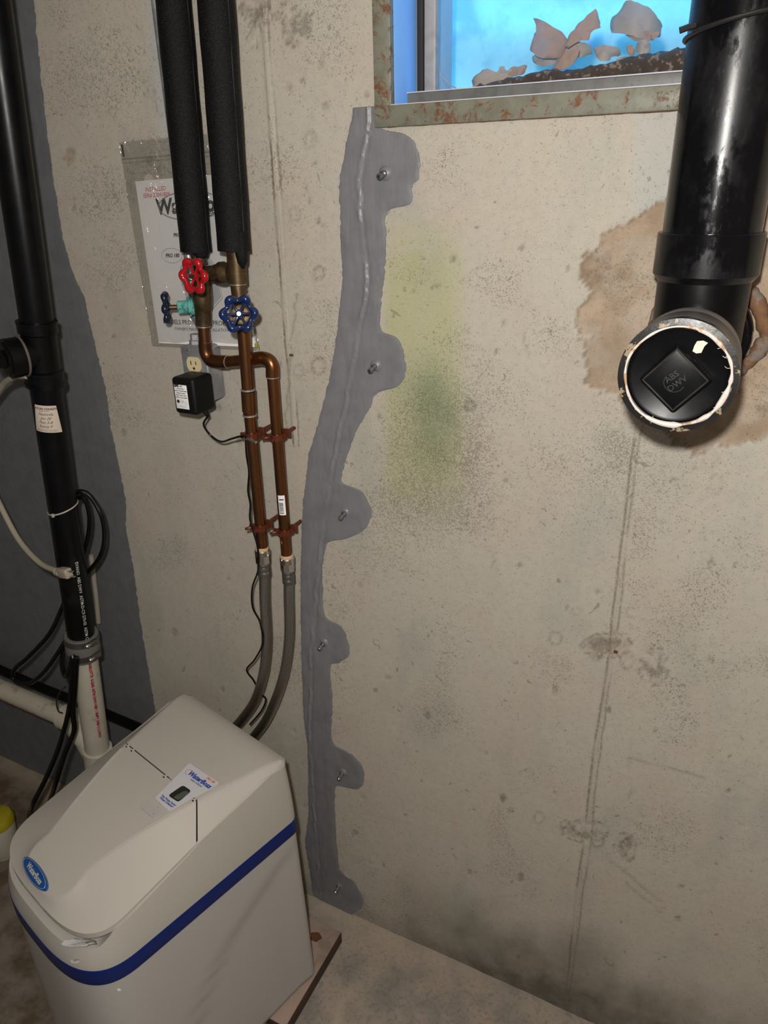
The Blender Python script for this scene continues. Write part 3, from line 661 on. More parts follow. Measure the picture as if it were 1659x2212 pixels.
# ------------------------------------------------------------------ big black stack (right)
def big_stack():
    y = -.09; x = W(1545, 445, y)[0]; r = .057; rh = .0625
    t = thing('drain_stack', (x, y, 1.5), 'large black drain stack entering the wall at right, with capped cleanout facing out', 'drain pipe')
    zt = lambda v: W(1545, v, y - r * .8)[2]
    zh1 = W(1535, 508, y - rh)[2]; zh0 = W(1522, 603, y - rh)[2]; cz = 1.568
    MB().lathe((x, y, zh1 - .02), (0, 0, 1), [(0, r), (2.45 - zh1 + .01, r)], 64).build('pipe', 'abs', t)
    MB().lathe((x, y, zh0 - .008), (0, 0, 1), [(0, rh - .006), (.008, rh), (zh1 - zh0 + .007, rh), (zh1 - zh0 + .008, rh - .001), (zh1 - zh0 + .008, r)], 64).build('coupling_hub', 'abs', t)
    # tee body
    cap = np.array([x, -.28, cz]); rb = .0555
    b = MB().lathe((x, y, cz - .068), (0, 0, 1), [(-.012, .02), (-.006, .040), (.0, .050), (.014, rb), (zh0 - cz + .066, rb)], 64)
    b.build('tee_body', 'absold', t)
    MB().lathe((x, y, cz), (0, -1, 0), [(-.08, .050), (.085, .0545), (.125, .0545)], 64).build('tee_branch', 'absold', t)
    h = MB().lathe((x, -.185, cz), (0, -1, 0), [(0, .055), (.002, .0605), (.030, .0612), (.032, .0602), (.034, .0615), (.090, .0618)], 72); h.build('cleanout_hub', 'absdust', t, label='dusty grey-topped cleanout hub')
    MB().lathe((x, -.275, cz), (0, -1, 0), [(-.014, .0618), (0, .0632), (.005, .0628), (.006, .056), (.0, .0555), (-.004, .0555)], 72).build('cleanout_rim', 'smear', t, label='rim smeared with tan cement')
    # sealant ring: wobbly
    th = np.linspace(0, 2 * math.pi, 120, endpoint=False); rr = .0545
    P = [np.array([x + (rr + .0008 * math.sin(5 * a)) * math.cos(a), -.2815, cz + rr * math.sin(a)]) for a in th]
    rad = [.0010 + .0022 * float(vnoise(a * 5, 0., 3)) * (1.25 if math.cos(a + .4) > -.1 else .35) for a in th]
    MB().tube(P, rad, 8, closed=True).build('thread_sealant', 'whiteseal', t, label='white thread sealant ring')
    sm = MB(); rs = np.random.RandomState(2)
    for k in range(26):
        a = rs.uniform(-2.4, 1.2); p = np.array([x + rr * math.cos(a), -.283, cz + rr * math.sin(a)]); L = rs.uniform(.004, .013); dd = np.array([-math.cos(a) * rs.uniform(-.3, 1), 0, -math.sin(a) * rs.uniform(-.6, 1)])
        sm.tube(spline([p, p + dd * L * .5 + np.array([0, -.0006, rs.uniform(-.002, .002)]), p + dd * L + np.array([rs.uniform(-.002, .002), -.0002, 0])], 3), .00028, 4)
    sm.build('sealant_strands', 'whiteseal', t)
    # plug with raised square
    p = MB().lathe((x, -.262, cz), (0, -1, 0), [(0, .054), (.014, .0535), (.0155, .051), (.0135, .048), (.0125, .0)], 64); p.build('cleanout_plug', 'absold', t)
    s = .0272; tk = .012; an = math.radians(45 + 4); ca, sa = math.cos(an), math.sin(an)
    ax = np.array([[ca, 0, sa], [0, 1, 0], [-sa, 0, ca]])
    MB().box((x - .001, -.276 - tk / 2 + .003, cz - .003), (2 * s, tk, 2 * s), ax=ax, bev=.004, segs=3).build('square_nut', 'absold', t)
    ed = MB(); c0 = np.array([x - .001, -.276 - tk + .0032, cz - .003]); k = s - .0035
    cs = [c0 + np.array([a, 0, b]) @ ax for a, b in ((-k, -k), (k, -k), (k, k), (-k, k))]
    path = sum([[lerp(cs[i], cs[(i + 1) % 4], q / 6) for q in range(6)] for i in range(4)], [])
    ed.tube(path, .0010, 6, closed=True); ed.build('square_lip', 'rubberdk', t)
    tx = MB(); f = wallfn(c0, c0[1] - .0006, 1, an - math.pi / 2 + .9)
    tx.text('ABS\nDWV', .0095, wallfn(c0, c0[1] - .0010, 1, .75), bold=.0001)
    P = [c0 + np.array([.011 * math.cos(a), -.0002, .011 * math.sin(a) - .002]) for a in np.linspace(2.6, 5.9, 20)]; tx.tube(P, .0005, 5)
    tx.build('raised_lettering', 'rubberdk', t)
    sp = MB()
    sp.prism([(-.006, -.005), (-.002, -.007), (.003, -.006), (.005, .001), (.008, .005), (.003, .007), (-.003, .006), (-.005, .001)], (x + .018, -.2756, cz + .033), EX, EZ, EY, -.0006)
    sp.build('cement_smear', 'paperold', t, label='pale dab on the plug face')
    # outlet through the wall
    MB().lathe((x, -.05, cz), (0, 1, 0), [(-.03, .052), (.0, .0545), (.001, .0615), (.02, .063), (.022, .066), (.034, .067), (.036, .060), (.07, .060)], 64).build('outlet_hub', 'abs', t)
    th = np.linspace(0, 2 * math.pi, 90, endpoint=False)
    P = [np.array([x + .005 + (.071 + .003 * math.sin(3 * a + 1) + .006 * float(vnoise(a * 3, 0., 8))) * math.cos(a), .001, cz - .004 + (.072 + .005 * math.sin(2 * a)) * math.sin(a)]) for a in th]
    MB().tube(P, [(.0055 + .007 * float(fbm(a * 9, 1., 9))) * (1.1 if math.cos(a) > 0 else .7) for a in th], 12, closed=True).build('wall_sealant_ring', 'foamorange', t, label='orange-brown sealant collar at the wall')
    # wire tie round the pipe
    P = [np.array([x + (r + .002) * math.cos(a), y + (r + .002) * math.sin(a), W(1560, 40, y - r)[2] + .010 * math.cos(a)]) for a in np.linspace(0, 2 * math.pi, 60, endpoint=False)]
    tie = MB().tube(P, .0026, 8, closed=True)
    q = W(1482, 62, y - .03); tie.tube([q + np.array([.018, .0, .004]), q + np.array([.004, -.004, .001]), q + np.array([-.006, -.006, -.002])], .0034, 8)
    tie.build('black_tie', 'tieblk', t)
    return x
BX = big_stack()

# ------------------------------------------------------------------ left stack
YL = -.16
def left_stack():
    A0 = W(60, 560, YL); A1 = W(151, 1200, YL); dr = A1 - A0; dr[1] = 0; 
    def at(v):
        k = (v - 560) / 640.; p = W(60 + 91 * k, v, YL); z = p[2]; tt = (z - A0[2]) / dr[2]; q = A0 + dr * tt; q[1] = YL; return q
    D = dr / np.linalg.norm(dr)
    t = thing('drain_pipe', at(1385), 'slim black drain pipe at far left with a side cleanout and inspection sticker', 'drain pipe')
    top = A0 - D * ((2.45 - A0[2]) / -D[2])
    r = .0305; rh = .0365
    MB().tube([top, at(710)], r, 40).build('pipe', 'absold', t)
    MB().tube([at(790), at(1395)], r, 40).build('pipe', 'absold', t)
    a, b = at(693), at(722); L = np.linalg.norm(b - a)
    MB().lathe(a, D, [(0, r), (.0, rh + .001), (.004, rh + .001), (.0045, rh), (L - .004, rh), (L, r + .001)], 40).build('coupling_hub', 'absold', t)
    a, b = at(800), at(832); L = np.linalg.norm(b - a)
    MB().lathe(a, D, [(-.004, r), (0, rh + .001), (.006, rh + .001), (.007, rh), (L - .01, rh), (L - .008, rh + .002), (L, rh + .001), (L, r)], 40).build('coupling_hub', 'absold', t)
    MB().tube([at(715), at(802)], r + .002, 40).build('wye_body', 'absold', t)
    c = at(762); dd = np.array([-.34, -.94, -.02]); dd /= np.linalg.norm(dd)
    MB().lathe(c, dd, [(0, .030), (.034, .031), (.035, .037), (.064, .0375), (.065, .035), (.067, .0)], 44).build('cleanout_branch', 'absold', t)
    MB().lathe(c + dd * .064, dd, [(0, .034), (.006, .033), (.007, .019), (.022, .017), (.0225, .0)], poly=6, rot=.3).build('cleanout_plug', 'absold', t)
    th = np.linspace(0, 2 * math.pi, 48, endpoint=False); up = np.array([0, 0, 1.]); n1 = np.cross(dd, up); n1 /= np.linalg.norm(n1); n2 = np.cross(dd, n1)
    MB().tube([c + dd * .036 + .0372 * (n1 * math.cos(q) + n2 * math.sin(q)) for q in th], .0025, 8, closed=True).build('dust_ring', 'absdust', t)
    # view-facing curved sticker and print
    vd = CAM[:2] - at(900)[:2]; ang0 = math.atan2(vd[1], vd[0])
    def cyl(vc, rr, yaw, rot):
        o = at(vc); ca, sa = math.cos(rot), math.sin(rot)
        def fn(x, y):
            X = x * ca - y * sa; Yv = x * sa + y * ca; q = o - D * Yv; a = ang0 + yaw + X / rr
            return np.array([q[0] + rr * math.cos(a), q[1] + rr * math.sin(a), q[2]])
        return fn
    f = cyl(896, r + .0006, -.35, -.14)
    G = [[f(xx, zz) for xx in np.linspace(-.022 - (zz < 0) * 0, .020 + (-zz + .03) * .25, 14)] for zz in np.linspace(-.028, .028, 8)]
    st = MB().grid(G).build('inspection_sticker', 'paperold', t, ang=60, label='cream inspection sticker with handwriting')
    f2 = cyl(896, r + .0011, -.35, -.14); k = MB()
    k.text('FULTON COUNTY', .0058, lambda x, y: f2(x - .002, y + .021), bold=.0002)
    k.text('INSPECTION', .0034, lambda x, y: f2(x - .002, y + .0165))
    for i, s_ in enumerate(['Nashville', 'Jun 20', 'Pass 5-8', 'Kenny F']): k.text(s_, .0078, lambda x, y, i=i: f2(x + .001, y + .010 - i * .0085), shear=.4)
    for i in range(2): k.text('DEPARTMENT OF HEALTH AND PLUMBING', .0021, lambda x, y, i=i: f2(x + .004, y - .0225 - i * .0028))
    for i in range(4): k.prism([(-.014, 0), (.022, 0), (.022, .00025), (-.014, .00025)], (0, 0, 0), EX, EY, EZ, 0, fn=lambda p, i=i: f2(p[0], .0068 - i * .0085))
    k.build('sticker_print', 'ink', st)
    f3 = cyl(1290, r + .0007, .35, -math.pi / 2)
    MB().text('EVANO  ABS DWV  ASTM-D-C9-270-03  ASTM C', .010, lambda x, y: f3(x, y), bold=.0001).build('pipe_print', 'inkwhite', t)
    # zip ties
    for v, nm in ((1095, 'cable_tie'),):
        c = at(v); P = [c + np.array([(r + .001) * math.cos(q), (r + .001) * math.sin(q), .008 * math.sin(q + .6)]) for q in th]
        z = MB().tube(P, .0017, 6, closed=True); q = ang0 - .75; hp = c + np.array([(r + .003) * math.cos(q), (r + .003) * math.sin(q), .008 * math.sin(q + .6)]); z.box(hp, (.006, .005, .008), bev=.001)
        z.build(nm, 'tiewht', label='cream cable tie around the black drain pipe', cat='cable tie')
    # rubber coupling with two band clamps
    a, b = at(1368), at(1416); L = np.linalg.norm(b - a); rr = .0385
    g = thing('rubber_coupling', b, 'grey rubber coupling with two steel band clamps joining black and white pipe', 'coupling')
    MB().lathe(a, D, [(0, r + .001), (0, rr - .001), (.002, rr), (L * .45, rr), (L * .5, rr + .0006), (L - .002, rr), (L, rr - .001), (L, .031)], 44).build('sleeve', 'rubber', g)
    for s_, k_ in ((.16, 0), (.78, .25)):
        c = a + D * L * s_
        bd = MB().lathe(c - D * .0075, D, [(0, rr), (0, rr + .0016), (.015, rr + .0016), (.015, rr)], 44).build('band_clamp', 'clampst', g)
        q = ang0 + .55 + k_ * .3; n = np.array([math.cos(q), math.sin(q), 0]); tn = np.array([-math.sin(q), math.cos(q), 0]); hp = c + n * (rr + .006)
        MB().box(hp, (.022, .010, .013), ax=[tn, n, EZ], bev=.002).build('screw_housing', 'clampst', bd)
        MB().lathe(hp - tn * .022 + n * .001, tn, [(0, .0035), (.003, .0055), (.006, .0055), (.006, .004), (.032, .004)], 12).build('screw', 'screw', bd)
    # white PVC with lateral
    p0 = at(1408); p1 = at(1650)
    w = thing('pvc_drain', p1, 'off-white plastic drain riser with red printing and a side lateral', 'drain pipe')
    MB().tube([p0, lerp(p0, p1, .5), p1, p1 + D * (p1[2] + .0) * .98], .0305, 40).build('riser', 'pvcwhite', w)
    f4 = cyl(1500, .0311, .30, -math.pi / 2)
    MB().text('CHARLOTTE  0-2665 ASTM DWV NSF 1 3MPT 1968 C 2 DWV', .0092, f4, bold=.0006).build('red_print', 'inkdkred', w)
    q0 = W(-60, 1462, -.12); q1 = W(150, 1552, -.13); q2 = W(180, 1590, -.15); q3 = at(1640) + np.array([0, 0, -.02])
    MB().tube(spline([q0 + (q0 - q1) / np.linalg.norm(q0 - q1) * 1.35, q0, lerp(q0, q1, .5), q1], 4), .026, 32).build('lateral_pipe', 'pvcwhite', w)
    MB().tube(spline([q1, lerp(q1, q2, .6), q2, q3], 6), .0275, 32).build('elbow', 'pvcwhite', w)
    dq = (q1 - q0) / np.linalg.norm(q1 - q0)
    MB().lathe(q1 - dq * .02, dq, [(0, .027), (0, .0335), (.035, .0335), (.04, .028)], 36).build('lateral_hub', 'pvcwhite', w)
    MB().lathe(at(1615), D, [(0, .031), (.002, .0365), (.06, .037), (.064, .031)], 40).build('wye_hub', 'pvcwhite', w)
    # lettering on lateral
    n_ = np.cross(dq, [0, 0, 1]); n_ /= np.linalg.norm(n_); n_ = -n_ if n_[1] > 0 else n_
    MB().text('DWV PIPE  NSF 14  ASTM D 2665', .011, lambda x, y: lerp(q0, q1, .55) + dq * x + .0265 * (n_ * math.cos(y / .0265 - .25) + np.array([0, 0, 1]) * math.sin(y / .0265 - .25))).build('lateral_print', 'inkred', w)
    return at, D, cyl
ATL, DL, CYL = left_stack()
MB().tube([W(-80, 1412, -.03) + np.array([-1.2, 0, .0]), W(-80, 1412, -.03), W(100, 1490, -.03), W(172, 1518, -.03), W(285, 1566, -.03), W(420, 1622, -.03)], .0135, 20).build('black_wall_pipe', 'absold', label='thin black pipe running low along the wall behind the white drain', cat='pipe')
MB().tube([W(197, 1200, -.02), W(208, 1290, -.02), W(213, 1345, -.02)], .006, 12).build('beige_conduit', 'cream', label='thin beige tube on the wall right behind the black drain pipe', cat='tube')

# cords
def cord(name, pts, r, mat, lab, cat='cord', group=None, n=8): return MB().tube(spline(pts, n), r, 10).build(name, mat, label=lab, cat=cat, group=group)
yc = -.20
t = thing('extension_lead', W(150, 1238, yc - .02), 'beige extension cord looping from the left edge to a plug on the black pipe', 'cord')
MB().tube(spline([W(58, 812, -.195), W(30, 815, -.19), W(0, 840, -.17), W(-40, 920, -.14), W(-30, 1020, -.14), W(0, 1090, -.16), W(40, 1165, -.18), W(85, 1215, -.2), W(126, 1235, -.215)], 8), .0062, 14).build('cable', 'cream', t)
pa = W(124, 1235, -.215); pb = W(150, 1239, -.222); d = (pb - pa) / np.linalg.norm(pb - pa); up_ = np.cross(d, [0, -1, 0]); up_ /= np.linalg.norm(up_)
MB().lathe(pa - d * .006, d, [(0, .0065), (.004, .0085), (.008, .007), (.012, .010), (.018, .010)], 18).build('strain_relief', 'cream', t)
MB().box(pa + d * .030, (.036, .018, .022), ax=[d, np.cross(up_, d), up_], bev=.004, segs=3).build('plug_body', 'cream', t)
for s_ in (-1, 1): MB().box(pa + d * .056 + up_ * .006 * s_, (.018, .006, .0015), ax=[d, np.cross(up_, d), up_]).build('prong', 'screw', t)
t = thing('power_cable_bundle', W(130, 1600, -.2), 'bundle of black cords looped behind the drain pipe and hanging to the floor', 'cord')
def bc(pts, r=.0055): MB().tube(spline(pts, 8), r, 10).build('cable', 'cord', t)
bc([W(150, 1075, -.125), W(172, 1062, -.12), W(195, 1072, -.11), W(220, 1115, -.11), W(226, 1165, -.11), W(215, 1205, -.115), W(185, 1240, -.125), W(160, 1260, -.115)])
bc([W(150, 1085, -.125), W(180, 1075, -.12), W(193, 1110, -.115), W(192, 1150, -.115), W(182, 1190, -.12), W(170, 1230, -.115)])
bc([W(160, 1245, -.115), W(136, 1308, -.12), W(106, 1370, -.15), W(60, 1420, -.17), W(32, 1445, -.18), W(30, 1468, -.185), W(58, 1478, -.19), W(92, 1455, -.18), W(125, 1410, -.15), W(148, 1370, -.12), W(160, 1330, -.115)])
bc([W(152, 1345, -.115), W(142, 1385, -.12), W(134, 1430, -.16), W(142, 1462, -.19), W(152, 1440, -.205), W(158, 1420, -.205), W(155, 1480, -.215), W(148, 1540, -.22), W(125, 1620, -.23), W(95, 1690, -.24), W(70, 1740, -.26), on(66, 1775, 2, .0065), on(100, 1790, 2, .0065)], .0065)
bc([W(165, 1420, -.205), W(162, 1480, -.21), W(158, 1540, -.215), W(160, 1580, -.22), W(140, 1630, -.23), W(118, 1700, -.25), on(100, 1765, 2, .0065), on(130, 1780, 2, .0065)], .0065)
MB().tube(spline([W(143, 1482, -.21), W(130, 1495, -.2), W(122, 1515, -.19), W(126, 1536, -.18), W(135, 1540, -.175)], 6), .0016, 8).build('wire_tie', 'tieblk', t)

# ------------------------------------------------------------------ manual in its bag, outlet box, adapter
def manual():
    o = W(300, 388, -.006)
    m = thing('paper_manual', W(440, 745, -.006), 'white softener owner manual booklet inside the clear bag on the wall', 'manual')
    q = [W(292, 392, -.008), W(478, 376, -.008), W(552, 750, -.008), W(343, 741, -.008)]
    def bil(a, b, y=None):
        p = lerp(lerp(q[0], q[1], a), lerp(q[3], q[2], a), b); p = p + np.array([0, -.0015 * math.sin(a * 3), 0])
        if y is not None: p = p + np.array([0, y, 0])
        return p
    G = [[bil(a, b) for a in np.linspace(0, 1, 16)] for b in np.linspace(0, 1, 20)]; G2 = [[bil(a, b, .005) for a in np.linspace(0, 1, 16)] for b in np.linspace(0, 1, 20)]
    mb = MB().grid(G, flip=True).grid(G2)
    edge = lambda F1, F2: mb.grid([F1, F2])
    edge([r[0] for r in G], [r[0] for r in G2]); edge([r[-1] for r in G2], [r[-1] for r in G]); edge(G[0], G2[0]); edge(G2[-1], G[-1])
    mb.build('cover_sheet', 'paper', m, ang=50)
    Wd = np.linalg.norm(q[1] - q[0]); Hd = np.linalg.norm(q[3] - q[0])
    def pf(px, py, ab=None):
        # text placed around photo pixel
        c = W(px, py, -.008); ex = (q[1] - q[0]) / Wd * .97; ey = (q[0] - q[3]) / Hd
        e1 = (q[1] - q[0]); e2 = (q[3] - q[0]); A_ = np.array([[e1[0], e2[0]], [e1[2], e2[2]]]); s = np.linalg.solve(A_, (c - q[0])[[0, 2]])
        def fn(x, y):
            p = c + ex * x + ey * y; k = np.linalg.solve(A_, (p - q[0])[[0, 2]]); p[1] = bil(float(k[0]), float(k[1]))[1] - .0013; return p
        return fn
    for s_, z_, p_, b_, h_ in (('WaterBoss', .037, (413, 444), .0013, .1), ('water softener', .015, (452, 462), .0002, 0), ('PROPLUS 380', .0085, (398, 507), .0003, .25), ('PRO 180', .0095, (374, 552), .0003, .25),
        ('MODELS PRO180 AND PROPLUS380', .0125, (436, 697), .0001, 0), ("OWNER'S MANUAL & INSTALLATION GUIDE", .0082, (447, 712), 0, 0)): MB().text(s_, z_, pf(*p_), bold=b_, shear=h_).build('title_print', 'ink', m)
    k = MB(); f = pf(410, 444); P = [f(.074 * math.cos(a), .024 * math.sin(a)) for a in np.linspace(.7, 5.6, 50)]; k.tube(P, .0009, 5)
    f = pf(373, 552); k.tube([f(.026 * math.cos(a), .013 * math.sin(a)) for a in np.linspace(0, 2 * math.pi, 40, endpoint=False)], .0003, 4, closed=True)
    f = pf(440, 620)
    for pl in ([(-.05, .035), (-.03, .052), (.02, .055), (.035, .04), (.045, -.02), (.01, -.045), (-.04, -.035), (-.052, .01), (-.05, .035)],):
        k.tube([f(*p) for p in pl], .0005, 4)
    k.build('line_art', 'inkgrey', m)
    k = MB().prism([(-.05, .033), (-.03, .049), (.02, .052), (.033, .038), (.042, -.018), (.01, -.042), (-.04, -.033), (-.05, .008)], (0, 0, 0), EX, EZ, EY, 0, fn=lambda p: f(p[0], p[2]) + np.array([0, .0003, 0])); k.build('product_picture', 'labelw', m)
    MB().text('INSTALLED\nSER# 20041809', .0105, pf(338, 415), shear=.2, lh=.95).build('handwriting', 'inkred', m, label='red handwritten note')
    th = np.linspace(0, math.pi, 16); c0 = W(322, 389, -.006)
    MB().prism([(-.011 + 0, -.004)] + [(.011 * math.cos(a), .010 * math.sin(a)) for a in th[::-1]][::-1] + [(-.011, -.004)], c0, EX, EZ, EY, .001).build('tab', 'paperold', m)
    MB().box(W(553, 746, -.0095), (.006, .001, .007)).build('corner_tag', 'yellow', m)
    b = thing('plastic_bag', W(430, 750, -.012), 'clear zip bag stuck on the wall behind the black foam pipes', 'bag')
    Q = [W(258, 308, -.004), W(470, 288, -.004), W(562, 756, -.004), W(330, 746, -.004)]
    def bb(a, b_, y): 
        p = lerp(lerp(Q[0], Q[1], a), lerp(Q[3], Q[2], a), b_); e = min(a, 1 - a, b_ if b_ > .5 else .3, 1 - b_) 
        return p + np.array([0, y - .010 * sst(0, .08, e) - .004 * float(fbm(a * 4 + 3, b_ * 6, 5)) * sst(0, .05, min(a, 1 - a)), 0])
    MB().grid([[bb(a, c, 0) for a in np.linspace(0, 1, 40)] for c in np.linspace(0, 1, 60)], flip=True).build('film', 'bag', b, ang=70)
    zf = lambda a, c: bb(a, c, -.001)
    MB().tube([zf(a, .075) for a in np.linspace(0, 1, 24)], .0008, 5).tube([zf(a, .092) for a in np.linspace(0, 1, 24)], .0005, 5).build('zip_seal', 'bag', b)
    MB().tube([zf(0, c) for c in np.linspace(0, 1, 40)], .0006, 5).tube([zf(1, c) for c in np.linspace(0, 1, 40)], .0006, 5).tube([zf(a, 1) for a in np.linspace(0, 1, 24)], .0006, 5).build('bag_seam', 'bag', b)
    MB().box(W(265, 325, -.008), (.0035, .001, .020)).build('black_mark', 'ink', b)
manual()
def outlet():
    a = W(388, 742, -.048); c = W(455, 872, -.048)
    x0, x1 = a[0] + .002, W(448, 790, -.048)[0]; z1 = W(420, 748, -.048)[2]; z0 = W(440, 868, -.048)[2]; xm = (x0 + x1) / 2; zm = (z0 + z1) / 2
    t = thing('outlet_box', (xm, 0, z0), 'galvanised metal outlet box on the wall below the bagged manual', 'outlet')
    MB().box((xm, -.0245, zm), (x1 - x0, .047, z1 - z0), bev=.007, segs=3).build('box', 'galv', t)
    MB().box((xm - .001, -.0485, zm), (x1 - x0 - .002, .0025, z1 - z0 - .002), bev=.001).build('face_plate', 'galv', t)
    MB().lathe((x1 + .0002, -.025, zm + .01), EX, [(-.002, .010), (.0006, .0095), (.0008, .008), (.0, .008)], 24).build('knockout', 'galv', t)
    def rec(zc):
        th = np.linspace(0, 2 * math.pi, 40, endpoint=False); P = [(max(-.0165, min(.0165, .0175 * math.cos(q))), max(-.0145, min(.0145, .0175 * math.sin(q)))) for q in th]
        r_ = MB().prism(P, (xm, -.0495, zc), EX, EZ, EY, -.003).build('receptacle', 'ivory', t)
        for sx, h in ((-.006, .008), (.006, .0065)): MB().box((xm + sx, -.0527, zc + .003), (.0017, .0006, h)).build('slot', 'dark', r_)
        MB().lathe((xm, -.0522, zc - .0075), (0, -1, 0), [(0, .0026), (.0006, .0026), (.0007, 0)], 12).build('ground_hole', 'dark', r_)
    zc = W(414, 787, -.052)[2]; rec(zc); rec(zc - .038)
    MB().lathe((xm, -.0497, zc - .019), (0, -1, 0), [(0, .0035), (.0015, .003), (.0018, 0)], 14).build('screw', 'screw', t)
    for p in ((xm - .012, z1 - .008), (xm + .012, z0 + .008)): MB().lathe((p[0], -.0497, p[1]), (0, -1, 0), [(0, .0035), (.0015, .003), (.0018, 0)], 14).build('screw', 'screw', t)
    # conduit going up
    MB().tube([(W(430, 600, -.03)[0] + .0, -.024, z1 - .004), (W(424, 690, -.024)[0], -.024, z1 + .05), (W(424, 690, -.024)[0], -.024, 2.45)], .0085, 16).build('metal_conduit', 'galv', label='thin grey metal conduit rising from the outlet box behind the pipes', cat='conduit')
    MB().lathe((W(424, 735, -.024)[0], -.024, z1 - .002), EZ, [(0, .014), (.008, .014), (.010, .011), (.02, .011)], 6).build('conduit_nut', 'galv', t)
    # wall-wart
    zl = zc - .038
    ax0 = W(400, 860, -.10)[0]; az = (W(395, 818, -.10)[2] + W(415, 895, -.10)[2]) / 2 - .003
    cx_ = xm - .004; D_ = .058; wy = -.0535 - D_ / 2; cz_ = zl - .016
    p = W(397, 858, -.0535 - D_); cx_ = p[0]; cz_ = p[2] + .001
    g = thing('power_adapter', (cx_, wy, cz_ - .03), 'black plug-in power adapter with white rating label on the outlet box', 'adapter')
    MB().box((cx_, wy, cz_), (.053, D_, .070), bev=.007, segs=4).build('housing', 'adapter', g)
    lb = MB().box((cx_ - .005, wy - D_ / 2 - .0002, cz_ - .001), (.030, .0008, .046), bev=.0003).build('rating_label', 'paper', g, label='white rating label')
    k = MB(); o = (cx_ - .005, 0, cz_); yy = wy - D_ / 2 - .0009
    k.text('GPE', .0062, wallfn((o[0] - .009, 0, o[2] + .0195), yy, 1), bold=.0005); k.text('5AZ', .0035, wallfn((o[0] + .002, 0, o[2] + .0195), yy), bold=.0002)
    for i, s_ in enumerate(['AC ADAPTOR', 'CLASS 2 TRANSFORMER', 'MODEL D1200-08', 'INPUT 120VAC 60HZ', 'OUTPUT 12VDC 800MA']): k.text(s_, .0027, wallfn((o[0], 0, o[2] + .0145 - i * .0042), yy), bold=.00012)
    k.lathe((o[0] - .009, yy + .0003, o[2] - .010), (0, -1, 0), [(0, .0032), (.0005, .0032)], 20); k.text('LISTED\n15K2', .0026, wallfn((o[0] + .001, 0, o[2] - .010), yy), lh=.9)
    k.tube([np.array([o[0] + .0095 + .0028 * math.cos(q), yy, o[2] - .012 + .0028 * math.sin(q)]) for q in np.linspace(0, 2 * math.pi, 20, endpoint=False)], .0002, 4, closed=True)
    k.text('MADE IN CHINA', .0022, wallfn((o[0] + .001, 0, o[2] - .0195), yy)); k.build('label_print', 'ink', lb)
    e = np.array([cx_ + .012, wy + .01, cz_ - .034])
    MB().lathe(e, (.35, .1, -.9), [(0, .005), (.006, .0052), (.014, .0035), (.016, .002)], 14).build('strain_relief', 'adapter', g)
    s0 = e + np.array([.35, .1, -.9]) * .014
    MB().tube(spline([s0, W(440, 918, -.07), W(457, 942, -.06), W(478, 954, -.07), W(500, 948, -.085), W(518, 943, -.092), W(530, 944, -.09), W(531, 958, -.075), W(533, 985, -.066), W(538, 1020, -.066),
        W(536, 1060, -.066), W(541, 1090, -.07), W(540, 1120, -.082), W(548, 1150, -.088), W(557, 1185, -.09), W(558, 1230, -.088), W(545, 1270, -.07), W(546, 1312, -.07), W(562, 1345, -.08), W(567, 1390, -.085), W(550, 1425, -.07), W(533, 1447, -.065), W(548, 1470, -.05), W(562, 1498, -.045), W(574, 1510, -.05), W(565, 1535, -.06), W(540, 1565, -.06)], 7), .0021, 8).build('cable', 'cord', g)
outlet()

# ------------------------------------------------------------------ supply plumbing
YA = -.048; YB = -.075
def insul(pts, y, lab, slit):
    P = [W(u, v, y) for u, v in pts]; d = P[1] - P[0]; d /= np.linalg.norm(d); top = P[0] - d * ((2.45 - P[0][2]) / -d[2]); r = .0278
    t = thing('pipe_insulation', P[1], lab, 'pipe insulation', 'black foam insulated pipes')
    n = 26; pts_ = [lerp(top, P[1], i / n) for i in range(n + 1)]
    MB().tube(pts_, [r * (1 + .015 * math.sin(i * 1.7)) for i in range(n + 1)], 36).build('foam_sleeve', 'foam', t)
    q = math.atan2(CAM[1] - y, CAM[0] - P[1][0]) + slit; nn = np.array([math.cos(q), math.sin(q), 0])
    MB().tube([p + nn * r * .98 for p in pts_], .0010, 6).build('slit_seam', 'dark', t)
    return P[1], d, t, r
e1, d1, t1, rr = insul([(374, 0), (424, 543)], YA, 'black foam insulated supply pipe, left of the pair', .9)
MB().lathe(e1 + np.array([.010, 0, .0]), d1, [(-.01, .014), (.004, .015), (.010, .012), (.013, .004)], 14).build('torn_foam', 'foam', t1)
e2, d2, t2, rr = insul([(466, 0), (506, 541)], YB, 'black foam insulated supply pipe, right of the pair, with a longer torn edge', .7)
MB().tube([e2 + np.array([.017, -.004, .03]), e2 + np.array([.018, -.005, -.005]), e2 + np.array([.0185, -.005, -.018]), e2 + np.array([.018, -.004, -.028])], [.012, .011, .009, .003], 14).build('torn_foam', 'foam', t2)

